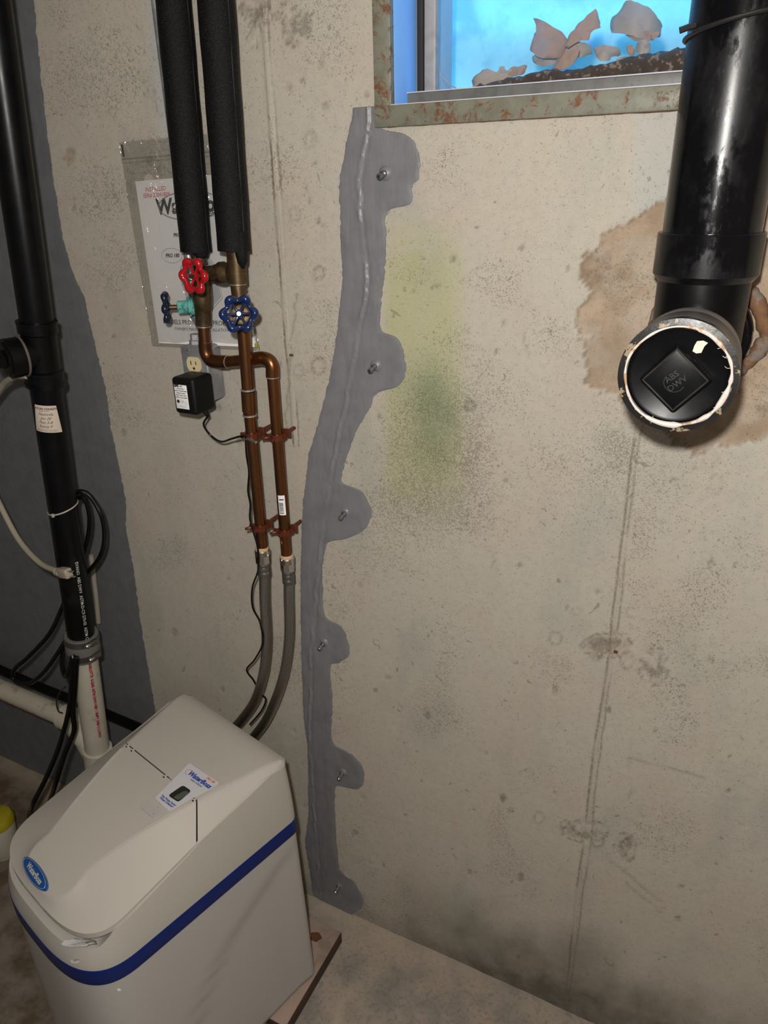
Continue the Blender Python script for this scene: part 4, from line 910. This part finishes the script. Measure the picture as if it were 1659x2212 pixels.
RP = .0111
def ringat(p, d, r, w=.004, mat='solder'): return MB().lathe(np.array(p) - np.array(d) * w / 2, d, [(0, r - .001), (.0008, r + .0006), (w - .0008, r + .0006), (w, r - .001)], 24)
def hanger(p, d, lab, sd, par=None):
    p = np.array(p); t = thing('pipe_clamp', p, lab, 'pipe clamp', 'copper pipe clamps')
    b = MB().lathe(p - d * .006, d, [(0, RP + .0004), (0, RP + .0028), (.012, RP + .0028), (.012, RP + .0004)], 28); b.build('ring', 'clampcu', t)
    yy = p[1]
    MB().box((p[0] + .019, yy + .006, p[2] + .008), (.014, .005, .016), bev=.001).box((p[0] + .013, yy + .002, p[2] + .002), (.012, .004, .010), bev=.001).build('ear', 'clampcu', t)
    MB().box((p[0] - .017, yy - .003, p[2] - .002), (.012, .006, .012), bev=.0015).build('ear', 'clampcu', t)
    MB().tube([(p[0] + .008, yy + .010, p[2] + .004), (p[0] + .008, .002, p[2] + .004)], .004, 10).build('wall_stem', 'clampcu', t)
    q = np.array([p[0] - .017, yy - .006, p[2] - .002])
    if sd: MB().lathe(q + np.array([.008, -.004, 0]), (1, -.25, -.12), [(0, .0045), (.004, .0045), (.004, .0028), (.032, .0028)], 12).build('bolt', 'screw', t)
    else: MB().lathe(q, (-.6, -1, 0), [(0, .004), (.004, .0042), (.006, .003), (.013, .003)], 10).lathe(np.array([p[0] - .001, yy - RP - .002, p[2] - .003]), (0, -1, -.1), [(0, .0045), (.004, .004), (.005, .001)], 12).build('bolt', 'clampcu', t)

def wheel(c, ax, Rw, mat, t, n=6, spokes=6, name='handwheel', rt=.0052):
    ax = np.array(ax, float); ax /= np.linalg.norm(ax); up = np.array([0, 0, 1.]); e1_ = np.cross(up, ax); e1_ /= np.linalg.norm(e1_); e2_ = np.cross(ax, e1_)
    th = np.linspace(0, 2 * math.pi, 96, endpoint=False); c = np.array(c)
    P = [c + Rw * (1 + .11 * math.cos(n * a)) * (e1_ * math.cos(a) + e2_ * math.sin(a)) for a in th]
    w = MB().tube(P, [rt * (1 + .30 * math.cos(n * a)) for a in th], 12, closed=True).build(name, mat, t)
    for k in range(spokes):
        a = 2 * math.pi * k / spokes; dd = e1_ * math.cos(a) + e2_ * math.sin(a)
        MB().tube([c - ax * .0035 + dd * .003, c - ax * .003 + dd * Rw * .6, c + dd * Rw * 1.02], [.0026, .0020, .0030], 8).build('spoke', mat, w)
    MB().lathe(c - ax * .007, ax, [(0, .0065), (.009, .0060), (.010, .0045)], 18).build('wheel_hub', mat, w)
    MB().lathe(c + ax * .002, ax, [(0, .0040), (.0035, .0036), (.0038, .001)], 12).build('wheel_screw', 'screw', w)
    return w

# left line: brass -> tee -> drain valve -> copper -> crossover -> right hose
cl = thing('copper_pipe', W(617, 1200, YA), 'copper pipe that crosses behind the other one and feeds the right hose', 'pipe')
pL = [W(u, v, YA) for u, v in ((426, 530), (434, 600), (440, 705), (442, 735))]
MB().tube([W(424, 535, YA), W(433, 572, YA)], .0135, 24).build('brass_section', 'copperdk', cl)
h0 = W(470, 781, YA); h1 = W(562, 775, YA); v1 = W(590, 800, YA); bend1 = [W(443, 742, YA), W(446, 766, YA), W(455, 778, YA), W(472, 782, YA)]
MB().tube([pL[2], W(443, 742, YA)], RP, 24).build('tube', 'copper', cl)
MB().tube(spline([W(443, 738, YA), W(444, 757, YA), W(449, 771, YA), W(461, 780, YA), W(492, 782, YA)], 6), .0126, 26).build('elbow', 'copper', cl)
MB().tube([W(490, 782, YA), W(552, 776, YA)], RP, 24).build('tube', 'copper', cl)
MB().tube(spline([W(548, 776, YA), W(566, 774, YA), W(581, 779, YA), W(588, 791, YA), W(589, 813, YA)], 6), .0126, 26).build('elbow', 'copper', cl)
lo = W(619, 1200, YA); hi = W(589, 808, YA); dR = (lo - hi) / np.linalg.norm(lo - hi)
MB().tube([hi, lo], RP, 24).build('tube', 'copper', cl)
for p, d in ((W(443, 741, YA), (0, 0, 1)), (W(491, 782, YA), (1, 0, 0)), (W(549, 776, YA), (1, 0, 0)), (W(589, 814, YA), (0, 0, 1)), (pL[2], (0, 0, 1))): ringat(p, d, RP + .0008).build('solder_joint', 'solder', cl)
bs = MB(); f_ = []
c = W(611, 1087, YA); q0 = math.atan2(CAM[1] - c[1], CAM[0] - c[0]) - .25
def cyf(c, rr_, q0): return lambda x, y: np.array([c[0] + rr_ * math.cos(q0 + x / rr_), c[1] + rr_ * math.sin(q0 + x / rr_), c[2] + y])
f = cyf(c, RP + .0004, q0); st = MB().grid([[f(x, y) for x in np.linspace(-.0065, .0075, 10)] for y in np.linspace(-.021, .021, 6)]).build('barcode_sticker', 'paper', cl, ang=60, label='white barcode sticker')
f = cyf(c, RP + .0007, q0); k = MB(); rs = np.random.RandomState(3); z = -.018
while z < .006:
    w = rs.choice([.0004, .0007, .0012]); k.grid([[f(xx, zz) for xx in np.linspace(-.005, .0035, 7)] for zz in (z, z + w)]); z += w + rs.choice([.0005, .0008])
k.grid([[f(xx, zz) for xx in np.linspace(-.004, .005, 7)] for zz in (.011, .0135)]); k.build('barcode', 'ink', st)

# right line: brass tee -> gate valve -> copper -> left hose
cr = thing('copper_pipe', W(566, 1185, YB), 'straight copper pipe in front that feeds the left hose', 'pipe')
g0 = W(509, 530, YB); g1 = W(519, 660, YB); g2 = W(527, 712, YB); g3 = W(536, 842, YB); g4 = W(540, 890, YB); g5 = W(567, 1186, YB)
MB().tube([g0, W(514, 612, YB)], .0165, 26).build('brass_section', 'copperdk', cr)
MB().tube([W(513, 610, YB), g1], .0130, 24).build('brass_section', 'copperdk', cr)
MB().tube([W(525, 700, YB), g3], RP + .0004, 24).build('tube', 'copper', cr)
MB().tube([W(536, 845, YB), W(538.5, 888, YB)], [.0132, .0132], 26).tube([W(538.5, 880, YB), W(539.5, 900, YB)], [.0132, .0115], 26).build('coupling', 'copper', cr)
MB().tube([W(539, 890, YB), g5], RP, 24).build('tube', 'copper', cr)
for p in (W(514, 613, YB), W(526, 706, YB), g3, W(539.5, 897, YB)): ringat(p, (0, 0, 1), RP + .0016 if p[2] < 1.6 else .0146).build('solder_joint', 'solder', cr)

# bypass valve (red)
bp = thing('bypass_valve', W(460, 600, -.06), 'brass bypass valve with red handwheel bridging the two pipes', 'valve')
a = W(505, 590, YB); b = W(436, 592, YA); c = W(474, 590, -.062)
MB().tube(spline([a, lerp(a, c, .6), c, b], 5), .0135, 24).build('valve_body', 'copperdk', bp)
MB().lathe(W(497, 590, YB + .002), (-1, -.1, 0), [(0, .0155), (.012, .019), (.02, .0185), (.028, .013)], 26).build('valve_bulge', 'copperdk', bp)
wc = W(418, 596, -.135); sd = wc - W(470, 590, -.075); sl = np.linalg.norm(sd); sd /= sl
MB().lathe(W(476, 590, -.070), sd, [(0, .013), (.004, .0155), (.010, .0155), (.012, .012)], 24).build('bonnet', 'copperdk', bp)
MB().lathe(W(476, 590, -.070) + sd * .012, sd, [(0, .0115), (.010, .0115), (.011, .007), (.014, .006)], poly=6).build('packing_nut', 'copperdk', bp)
MB().lathe(W(476, 590, -.070) + sd * .02, sd, [(0, .0035), (sl - .006, .0035)], 12).build('stem', 'copperdk', bp)
wheel(wc, sd, .0225, 'red', bp)
# left drain valve with blue wheel, teal corrosion
dv = thing('drain_valve', W(432, 660, YA), 'brass drain valve with edge-on blue handwheel and teal corrosion', 'valve')
vt = W(435, 585, YA); vb = W(440, 704, YA); dd = (vb - vt) / np.linalg.norm(vb - vt); LL = np.linalg.norm(vb - vt)
MB().lathe(vt - dd * .006, dd, [(0, .0135), (.01, .0165), (LL * .22, .016), (LL * .32, .0175), (LL * .52, .0185), (LL * .72, .0175), (LL * .78, .0155), (LL + .004, .0150), (LL + .006, .012)], 28).build('valve_body', 'copperdk', dv)
cc = W(430, 662, YA); xd = np.array([-.80, -.60, .02]); xd /= np.linalg.norm(xd)
MB().lathe(cc, xd, [(.008, .015), (.018, .0155), (.020, .013)], 24).build('bonnet', 'teal', dv, label='teal corroded bonnet')
rs = np.random.RandomState(1)
mb = MB()
for k in range(16):
    a = rs.uniform(0, 6.28); mb.lathe(cc + xd * rs.uniform(.012, .020) + np.array([0, .014 * math.sin(a), .015 * math.cos(a)]), (rs.uniform(-1, 1), -1, rs.uniform(-1, 1)), [(-.003, .0), (-.001, .003), (.001, .0032), (.003, .0)], 7)
mb.build('corrosion_crust', 'teal', dv)
MB().lathe(cc + xd * .020, xd, [(0, .0118), (.018, .0118), (.019, .009)], poly=6).build('packing_nut', 'teal', dv)
MB().lathe(cc + xd * .036, xd, [(0, .0045), (.022, .0045)], 12).build('stem', 'copperdk', dv)
wheel(cc + xd * .059, xd, .0215, 'bluedk', dv, rt=.0050)
# gate valve with blue wheel
gv = thing('gate_valve', W(520, 680, YB), 'gate valve with blue handwheel facing the room on the front pipe', 'valve')
MB().lathe(W(519, 655, YB), (g2 - g1) / np.linalg.norm(g2 - g1), [(0, .0135), (.004, .016), (.014, .017), (.034, .0165), (.040, .0145), (.047, .0145)], 26).build('valve_body', 'copperdk', gv)
wc = W(516, 678, -.135); bd = wc - W(521, 682, YB); bl = np.linalg.norm(bd); bd /= bl; s0 = W(521, 682, YB)
MB().lathe(s0, bd, [(0, .014), (.022, .013), (.024, .0155), (.030, .0155), (.031, .011)], 24).build('bonnet', 'copperdk', gv)
MB().lathe(s0 + bd * .03, bd, [(0, .010), (.010, .010), (.011, .007)], poly=6).lathe(s0 + bd * .038, bd, [(0, .0035), (bl - .040, .0035)], 12).build('stem', 'copperdk', gv)
wheel(wc, bd, .0238, 'blue', gv)

dr_ = (g5 - W(539, 890, YB)); dr_ /= np.linalg.norm(dr_)
hanger(W(544, 940, YB), dr_, 'upper copper clamp on the front pipe, with a long zinc bolt', True)
hanger(W(599, 943, YA), dR, 'upper copper clamp on the right pipe', False)
hanger(W(562, 1138, YB), dr_, 'lower copper clamp on the front pipe, above its hose nut', False)
hanger(W(615, 1148, YA), dR, 'lower copper clamp on the right pipe, under the barcode sticker', False)

def hose(p0, d, pts, lab):
    t = thing('braided_hose', p0, lab, 'hose', 'braided steel supply hoses'); p0 = np.array(p0)
    MB().lathe(p0 - d * .006, d, [(0, RP + .0006), (.002, .0135), (.007, .0138)], 24).build('washer', 'washer', t)
    MB().lathe(p0, d, [(0, .0142), (.002, .0158), (.012, .0158)], 28).lathe(p0 + d * .012, d, [(0, .0150), (.018, .0150), (.0185, .012)], poly=8).build('nut', 'chrome', t)
    MB().lathe(p0 + d * .029, d, [(0, .0115), (.003, .0132), (.008, .0132), (.010, .0112), (.012, .0134), (.019, .0134), (.021, .0114), (.023, .0134), (.030, .0134), (.032, .0112)], 28).build('ferrule', 'clampst', t)
    s = p0 + d * .058
    MB().tube(spline([s] + pts, 14), .0112, 24).build('braided_tube', 'braid', t)
hose(W(566, 1186, YB), dr_, [W(572, 1300, YB), W(576, 1380, YB + .004), W(570, 1450, YB + .008), W(552, 1510, YB + .014), W(524, 1552, YB + .018), W(490, 1590, YB + .02), W(440, 1650, -.055), W(420, 1760, -.05)], 'braided steel hose on the left, curving behind the softener')
hose(W(620, 1203, YA), dR, [W(624, 1290, YA - .002), W(625, 1370, YA - .003), W(617, 1440, YA - .004), W(600, 1500, YA - .005), W(575, 1555, YA - .005), W(548, 1592, -.052), W(500, 1650, -.05), W(480, 1760, -.048)], 'braided steel hose on the right, next to the grey sealant')

# ------------------------------------------------------------------ water softener
SO = np.array([-.725, -.165, 0.]); th0 = math.radians(14)
AA = np.array([-math.sin(th0), -math.cos(th0), 0]); BB = np.array([-math.cos(th0), math.sin(th0), 0])
def S(a, b, z): return SO + AA * a + BB * b + np.array([0, 0, z])
HW = .189; AF = .387; AE = .118; NN = 3.0
def hw(a): 
    k = np.clip((a - AF) / AE, 0, 1); return HW * (1 - k ** NN) ** (1 / NN)
def rad(a, b):
    k = max(0, (a - AF) / AE); return ((abs(b - HW) / HW) ** NN + k ** NN) ** (1 / NN)
def outline(n=36, inset=0., fin=None):
    fin = inset if fin is None else fin; pts = []; rc = .022
    for q in np.linspace(-math.pi / 2, 0, 5)[::-1]: pass
    # rear right corner
    for q in np.linspace(math.pi, math.pi * 1.5, 5): pts.append((rc + rc * math.sin(q + math.pi / 2) * -1 if False else 0, 0))
    pts = []
    for q in np.linspace(0, math.pi / 2, 5): pts.append((inset + rc - rc * math.cos(q) * 1.0 if False else inset + rc * (1 - math.sin(q)), inset + rc * (1 - math.cos(q))))
    # start: a=inset+rc, b=inset ; end a=inset, b=inset+rc  -> reverse order so we go from rear to right side
    pts = pts[::-1]
    for a in np.linspace(.05, AF, 12): pts.append((a, inset))
    for q in np.linspace(0, math.pi, n)[1:-1]:
        c, s = math.cos(q), math.sin(q); pts.append((AF + (AE - fin) * abs(s) ** (2 / NN), HW - (HW - inset) * math.copysign(abs(c) ** (2 / NN), c)))
    for a in np.linspace(AF, .05, 12): pts.append((a, 2 * HW - inset))
    for q in np.linspace(0, math.pi / 2, 5): pts.append((inset + rc * (1 - math.sin(q)), 2 * HW - inset - rc * (1 - math.cos(q))))
    return pts
def loft(rings):
    mb = MB(); n = len(rings[0]); V = [p for r_ in rings for p in r_]; Fc = []
    for i in range(len(rings) - 1):
        for j in range(n): Fc.append((i * n + j, i * n + (j + 1) % n, (i + 1) * n + (j + 1) % n, (i + 1) * n + j))
    return mb.add(V, Fc)
Z0, ZS0, ZS1 = -.031, .466, .503
def Tz(a): # centre profile of the top
    return float(np.interp(a, [0, .02, .05, .20, .25, .30, .35, .40, .44, .47, .49, .50], [.655, .668, .672, .668, .663, .654, .642, .627, .612, .598, .586, .578]))
def Lz(a): return float(np.interp(a, [0, .05, .12, .23, .33, .43, .47, .50], [.655, .660, .645, .628, .606, .583, .575, .572]))
def B2(a): return float(np.interp(a, [0, .02, .2, .3, .4, .45, .5], [.012, .014, .062, .09, .118, .132, .15]))
def topz(a, b):
    d = min(b, 2 * HW - b); x = abs(b - HW) / HW; y = max(0., (a - AF) / AE)
    if y <= 0: wt = 1.; ds = d
    else:
        r_ = (x ** NN + y ** NN) ** (1 / NN); wt = x ** NN / (x ** NN + y ** NN); ds = max(0., 1 - r_) * (HW * wt + AE * (1 - wt))
    if y > 0 and wt < 1: fade = min(1., y / .35); wt = wt * fade + (1 - fade) * 1.; ds = ds * fade + d * (1 - fade) if x > .02 else max(ds, .0)
    w = B2(a) * wt + .028 * (1 - wt); k = min(1, max(0, (ds - .010) / max(.004, w - .010)))
    return Lz(a) + (Tz(a) - Lz(a)) * k
def gsh(b):
    d = min(b, 2 * HW - b); return .042 * max(0., .062 - d) / .048
def softener():
    t = thing('water_softener', S(.25, HW, Z0), 'cream box-shaped water softener with blue stripe, standing on a board', 'water softener')
    # body
    rings = []
    zs = np.concatenate([[Z0], np.linspace(Z0 + .012, ZS0, 46)])
    for z in zs:
        k = (z - Z0) / (ZS0 - Z0); ins = -.009 * (1 - k) + (.012 if z == Z0 else 0)
        ring_ = []
        for a, b in outline(40, ins, ins + .012 * (1 - k)):
            dd = 0
            if b < HW: # embossed sweep on the right-hand side
                zc = ZS0 - .035 - max(0, a - .02) * .55 - 1.6 * max(0, a - .20) ** 2 * 3.2
                dd = .006 * float(sst(.012, -.008, z - zc)) * float(sst(.0, .06, a)) * float(sst(.48, .36, a))
            ring_.append(S(a, b + dd if b < HW else b, z))
        rings.append(ring_)
    bd = loft(rings); n = len(rings[0]); bd.add(rings[0], [tuple(range(n))]); bd.build('tank', 'body', t, ang=50)
    # stripe band
    loft([[S(a, b, ZS0 - .002) for a, b in outline(40, -.0008)], [S(a, b, ZS0) for a, b in outline(40, -.0022)], [S(a, b, ZS1) for a, b in outline(40, -.0018)], [S(a, b, ZS1 + .001) for a, b in outline(40, .001)]]).build('blue_stripe', 'stripe', t, ang=50)
    # cover skirt: rises from the stripe to the crease / rim
    O0 = outline(60, -.001); rings = []
    for k in np.linspace(0, 1, 14):
        rr_ = []
        for (a, b) in O0:
            top_ = Lz(a) if a < .44 else Lz(a) - .022 * float(sst(.43, .47, a)); top_ = top_ - (.004 if a > .24 else 0) ; z = ZS1 + (top_ - ZS1) * k
            i_ = .010 * k ** 1.5; c = np.array([.24, HW]); v = np.array([a, b]) - c; L_ = np.linalg.norm(v); p = c + v * (1 - i_ / L_)
            rr_.append(S(p[0], p[1], z))
        rings.append(rr_)
    # ledge inwards
    rr2 = []
    for p, (a, b) in zip(rings[-1], O0):
        c = S(.24, HW, 0); v = p - c; v[2] = 0; L_ = np.linalg.norm(v); q = p - v / L_ * (.006 + .016 * float(sst(.43, .47, a))); q[2] += .001 if a < .4 else .0; rr2.append(q)
    rings.append(rr2); rr3 = [q - np.array([0, 0, .02]) for q in rr2]; rings.append(rr3)
    loft(rings).build('cover_skirt', 'cover', t, ang=45)
    # top surfaces
    def surf(a0, a1, n_a, inset, dz=0., lip=True, nb=97, seam=0):
        rows = []; As = np.linspace(a0, min(a1, AF), max(3, int(n_a * .6))).tolist() if a0 < AF else []
        if a1 > AF:
            ae = AE - inset - .006; qs = np.linspace(0, math.pi / 2 * .985, 26)[1:]; As += [AF + ae * math.sin(q) ** (2 / NN) for q in qs]
        for a in As:
            if a <= AF: h = HW - inset - (.016 * (1 - math.sqrt(max(0, 1 - ((.022 - a) / .018) ** 2))) if a < .022 else 0)
            else: kk = min(1, (a - AF) / (AE - inset - .006)); h = (HW - inset) * max(1e-4, 1 - kk ** NN) ** (1 / NN)
            tt = np.linspace(-1, 1, nb); tt = np.sign(tt) * np.abs(tt) ** .8
            def pt_(q):
                b = HW + h * q; ae_ = a
                if seam == 1: ae_ = a + gsh(b) * max(0., 1 - (a - .2) / .07)
                if seam == -1: ae_ = a + gsh(b) * max(0., (a - .12) / .08)
                return S(ae_, b, topz(ae_, b) + dz)
            row = [pt_(q) for q in tt]
            if lip: row = [row[0] - np.array([0, 0, .012])] + row + [row[-1] - np.array([0, 0, .012])]
            rows.append(row)
        return rows
    r0 = surf(.0045, .198, 24, .009, seam=-1); back = [p - np.array([0, 0, .05]) for p in r0[0]]; end = [p - np.array([0, 0, .010]) for p in r0[-1]]
    MB().grid([back] + r0 + [end], flip=True).build('rear_cover', 'cover', t, ang=40)
    r1 = surf(.2015, .5, 40, .011, dz=.0012, seam=1); st_ = [p - np.array([0, 0, .010]) for p in r1[0]]; fr = [p - np.array([0, 0, .012]) for p in r1[-1]]
    lid = MB().grid([st_] + r1 + [fr], flip=True).build('lid', 'cover', t, ang=40)
    for sgn in (1,):
        for off in (0, .004):
            MB().tube([S(a, B2(a) + off, topz(a, B2(a) + off) + .0009) for a in np.linspace(.215, .43, 24)], [.0016 * float(1 - .8 * (i / 23) ** 3) for i in range(24)], 6).build('lid_ridge', 'cover', lid)
            MB().tube([S(a, 2 * HW - B2(a) - off, topz(a, B2(a) + off) + .0008) for a in np.linspace(.215, .43, 24)], [.0011 * float(1 - .8 * (i / 23) ** 3) for i in range(24)], 6).build('lid_ridge', 'cover', lid)
    # seam and side gap lines
    MB().tube([S(.1998 + gsh(b), b, topz(.2 + gsh(b), b) - .0004) for b in np.linspace(.014, 2 * HW - .014, 80)], .0007, 6).build('lid_seam', 'dark', t)
    for b in (.165, .066, .305, .285):
        MB().box(S(.2015, b, topz(.2, b) + .0012), (.007, .004, .003), ax=[AA, BB, EZ], bev=.0008).build('hinge_tab', 'cover', t)
        MB().box(S(.2055, b, topz(.2, b) + .0014), (.003, .0035, .0018), ax=[AA, BB, EZ]).build('hinge_slot', 'dark', t)
    # display: recess frame on lid and label
    def Pz(u, v, z, e=0.): p = on(u, v, 2, z + e); return p
    def topc(u, v, e):  # find the point of the top surface seen at this photo pixel
        z = .665
        for _ in range(6):
            p = on(u, v, 2, z); q = p - SO; a, b = q @ AA, q @ BB; z = topz(min(max(a, .02), .49), min(max(b, .012), .36)) + e
        return on(u, v, 2, z)
    qd = [topc(u, v, .0035) for u, v in ((409, 1648), (474, 1692), (364, 1751), (334, 1724))]
    def quad(q, h, mat, nm, par, rc=.12, **kw):
        q = [np.array(k) for k in q]; P = []
        for i in range(4):
            a, b, c = q[i - 1], q[i], q[(i + 1) % 4]; ra = min(.006, .3 * np.linalg.norm(a - b)); u1 = (a - b) / np.linalg.norm(a - b); u2 = (c - b) / np.linalg.norm(c - b)
            for k in np.linspace(0, 1, 6): P.append((1 - k) ** 2 * (b + u1 * ra) + 2 * k * (1 - k) * b + k * k * (b + u2 * ra))
        n_ = len(P); V = P + [p - np.array([0, 0, h]) for p in P]
        nrm = np.cross(P[6] - P[0], P[12] - P[0])[2]
        Fc = [tuple(range(n_)), tuple(range(n_, 2 * n_))[::-1]] + [(i, n_ + i, n_ + (i + 1) % n_, (i + 1) % n_) for i in range(n_)]
        if nrm < 0: Fc = [f[::-1] for f in Fc]
        return MB().add(V, Fc).build(nm, mat, par, ang=30, **kw)
    fr_ = quad([topc(u, v, .0030) for u, v in ((404, 1645), (480, 1692), (332, 1768), (300, 1742))], .004, 'body', 'display_bezel', t)
    lab = quad(qd, .003, 'labelw', 'display_label', t, label='pale control panel label')
    e1_ = -BB; e2_ = -AA
    def lf(u, v, e=.0042):
        c = topc(u, v, e); n1 = (qd[1] - qd[0]) / np.linalg.norm(qd[1] - qd[0]); n2 = (qd[0] - qd[3]); n2 = n2 - n1 * n2.dot(n1); n2 /= np.linalg.norm(n2); return c, n1, n2
    c, n1, n2 = lf(431, 1684); MB().text('WaterBoss', .0148, lambda x, y: c + n1 * x + n2 * y, bold=.0006, shear=.25).build('label_print', 'inkblue', lab)
    c2, _, _ = lf(424, 1691); MB().text('water softener', .0058, lambda x, y: c2 + n1 * x + n2 * y, bold=.0001, shear=.2).build('label_print', 'inkblue', lab)
    c3, _, _ = lf(455, 1685); MB().text('PRO 180', .0062, lambda x, y: c3 + n1 * x + n2 * y, bold=.0003, shear=.2).build('label_accent', 'inkorange', lab)
    c5, _, _ = lf(408, 1668); MB().tube([c5 + n1 * (.012 * math.cos(q) + .004) + n2 * (.007 * math.sin(q)) for q in np.linspace(1.3, 4.6, 16)], .0004, 5).build('label_accent', 'inkorange', lab)
    c4, _, _ = lf(362, 1731); MB().text('The Water Saving\nWater Softener!', .0062, lambda x, y: c4 + n1 * x + n2 * y, bold=.0002, lh=.85).build('label_print', 'inkblue', lab)
    w_ = quad([topc(u, v, .0040) for u, v in ((395, 1696), (413, 1708), (385, 1732), (363, 1718))], .001, 'dark', 'display_window', lab)
    w2 = quad([topc(u, v, .0046) for u, v in ((400, 1707), (409, 1712), (385, 1729), (374, 1722))], .001, 'lcd', 'lcd_screen', lab)
    # badge
    cb = topc(76, 1887, .001); q1 = topc(53, 1853, .001); q2 = topc(101, 1922, .001); L1 = q2 - q1; n1b = L1 / np.linalg.norm(L1); q3 = topc(90, 1880, .001) - topc(62, 1894, .001); n2b = q3 - n1b * q3.dot(n1b); wb = np.linalg.norm(n2b) ; n2b /= wb
    ra, rb = np.linalg.norm(L1) / 2 * 1.0, wb / 2 * 1.12; nz = np.cross(n1b, n2b); nz *= np.sign(nz[2])
    th = np.linspace(0, 2 * math.pi, 48, endpoint=False)
    mb = MB(); V = [cb + n1b * ra * math.cos(q) + n2b * rb * math.sin(q) - nz * .002 for q in th] + [cb + n1b * ra * math.cos(q) * .98 + n2b * rb * math.sin(q) * .98 + nz * .0022 for q in th] + [cb + n1b * ra * math.cos(q) * .9 + n2b * rb * math.sin(q) * .9 + nz * .003 for q in th]
    Fc = [(i, (i + 1) % 48, 48 + (i + 1) % 48, 48 + i) for i in range(48)] + [(48 + i, 48 + (i + 1) % 48, 96 + (i + 1) % 48, 96 + i) for i in range(48)] + [tuple(range(96, 144))]
    bg_ = mb.add(V, Fc).build('badge', 'logo', t, ang=40, label='oval blue badge')
    mb = MB(); mb.text('WaterBoss', .0135, lambda x, y: cb + n1b * (x + .002) + n2b * y + nz * .0036, bold=.0005); mb.tube([cb + n1b * ra * .9 * math.cos(q) + n2b * rb * .86 * math.sin(q) + nz * .0031 for q in th], .00035, 4, closed=True)
    mb.build('badge_lettering', 'silver', bg_)
    # scuffs: paint-white chips on the front rim and stripe
    def chip(u, v, w, h, a0=.492, seed=0, nm='scuff_mark', al=0.):
        rs = np.random.RandomState(seed); n_ = 18; P = []
        def surfpt(uu, vv): # march the ray until it meets the outline wall
            d = ray(uu, vv); best = None
            for tt in np.linspace(.5, 2.6, 2600) / np.linalg.norm(d):
                p = CAM + d * tt; q = p - SO; a, b = q @ AA, q @ BB
                if p[2] < .60 and -.0 < b < .37 and rad(a, b) < .992 and a < .5: return p - d / np.linalg.norm(d) * .004
            return None
        for k in range(n_):
            q = 2 * math.pi * k / n_; r_ = rs.uniform(.7, 1.15); p = surfpt(u + w * math.cos(q) * r_, v + h * math.sin(q) * r_ + al * w * math.cos(q))
            if p is not None: P.append(p)
        if len(P) < 6: return
        d = ray(u, v); d /= np.linalg.norm(d); MB().add(P + [p + d * .004 for p in P], [tuple(range(len(P)))] + [(i, (i + 1) % len(P), len(P) + (i + 1) % len(P), len(P) + i) for i in range(len(P))]).build(nm, 'scuff', t, label='white scuff')
    chip(170, 2037, 41, 11, seed=1, al=-.05); chip(162, 2077, 11, 5, seed=2); chip(191, 2090, 3, 2, seed=3); chip(257, 2138, 4.5, 3, seed=4); chip(232, 2121, 3, 1.6, seed=5)
    # rear connection block behind the unit
    MB().box(S(-.022, .20, .47), (.05, .16, .09), ax=[AA, BB, EZ], bev=.008).build('bypass_block', 'dark', t)
XF[0] = lambda V: CAM + .9606 * (V - CAM)
softener()
XF[0] = None

# boards under it
def board(x0, x1, y0, y1, lab, mat, skew=0.):
    t = thing('wooden_board', ((x0 + x1) / 2, (y0 + y1) / 2, 0), lab, 'board')
    c_, s_ = math.cos(skew), math.sin(skew); ax = np.array([[c_, s_, 0], [-s_, c_, 0], [0, 0, 1]])
    MB().box(((x0 + x1) / 2, (y0 + y1) / 2, .0205), (x1 - x0, y1 - y0, .037), ax=ax, bev=.002).build('board_core', 'woodedge', t)
    MB().box(((x0 + x1) / 2, (y0 + y1) / 2, .0385), (x1 - x0 - .002, y1 - y0 - .002, .003), ax=ax, bev=.001).build('top_face', mat, t); return t
t = board(-1.17, -.689, -.335, -.08, 'weathered pinkish board under the softener with a round rust spot', 'wood')
board(-1.15, -.705, -.60, -.345, 'reddish-brown board under the front of the softener, at the lower picture edge', 'woodred')
p = on(682, 2024, 2, .04); mbk = MB(); P = [(.0145 * (1 + .15 * math.sin(3 * q) + .06 * math.sin(7 * q)) * math.cos(q), .0125 * (1 + .08 * math.sin(5 * q)) * math.sin(q)) for q in np.linspace(0, 2 * math.pi, 26, endpoint=False)]
mbk.prism(P, (p[0], p[1], .0395), EX, EY, EZ, .0012).build('rust_stain', 'rust', t, label='round rust-brown spot')

# yellow-topped tub at the left edge
p = on(-14, 1762, 2, .14)
t = thing('yellow_tub', (p[0], p[1], 0), 'yellow-lidded white tub cut off by the left edge, behind the softener', 'tub')
MB().lathe((p[0], p[1], 0), EZ, [(0, .040), (.004, .043), (.112, .047), (.114, .046)], 40).build('tub', 'pvcwhite', t)
MB().lathe((p[0], p[1], .110), EZ, [(0, .049), (.016, .050), (.026, .044), (.032, .030), (.034, .0)], 40).build('lid', 'yellow', t)

# small rusty tie stub left in the wall at the form joint
for (u, v, lab) in ((630, 767, 'tiny rusty form tie stub in the wall by the left joint'), (1330, 1408, 'tiny dark red form tie stub in the wall by the right joint')):
    p = W(u, v, -.001); MB().box(p, (.007, .006, .004), bev=.0008).build('form_tie', 'rust', label=lab, cat='metal stub')
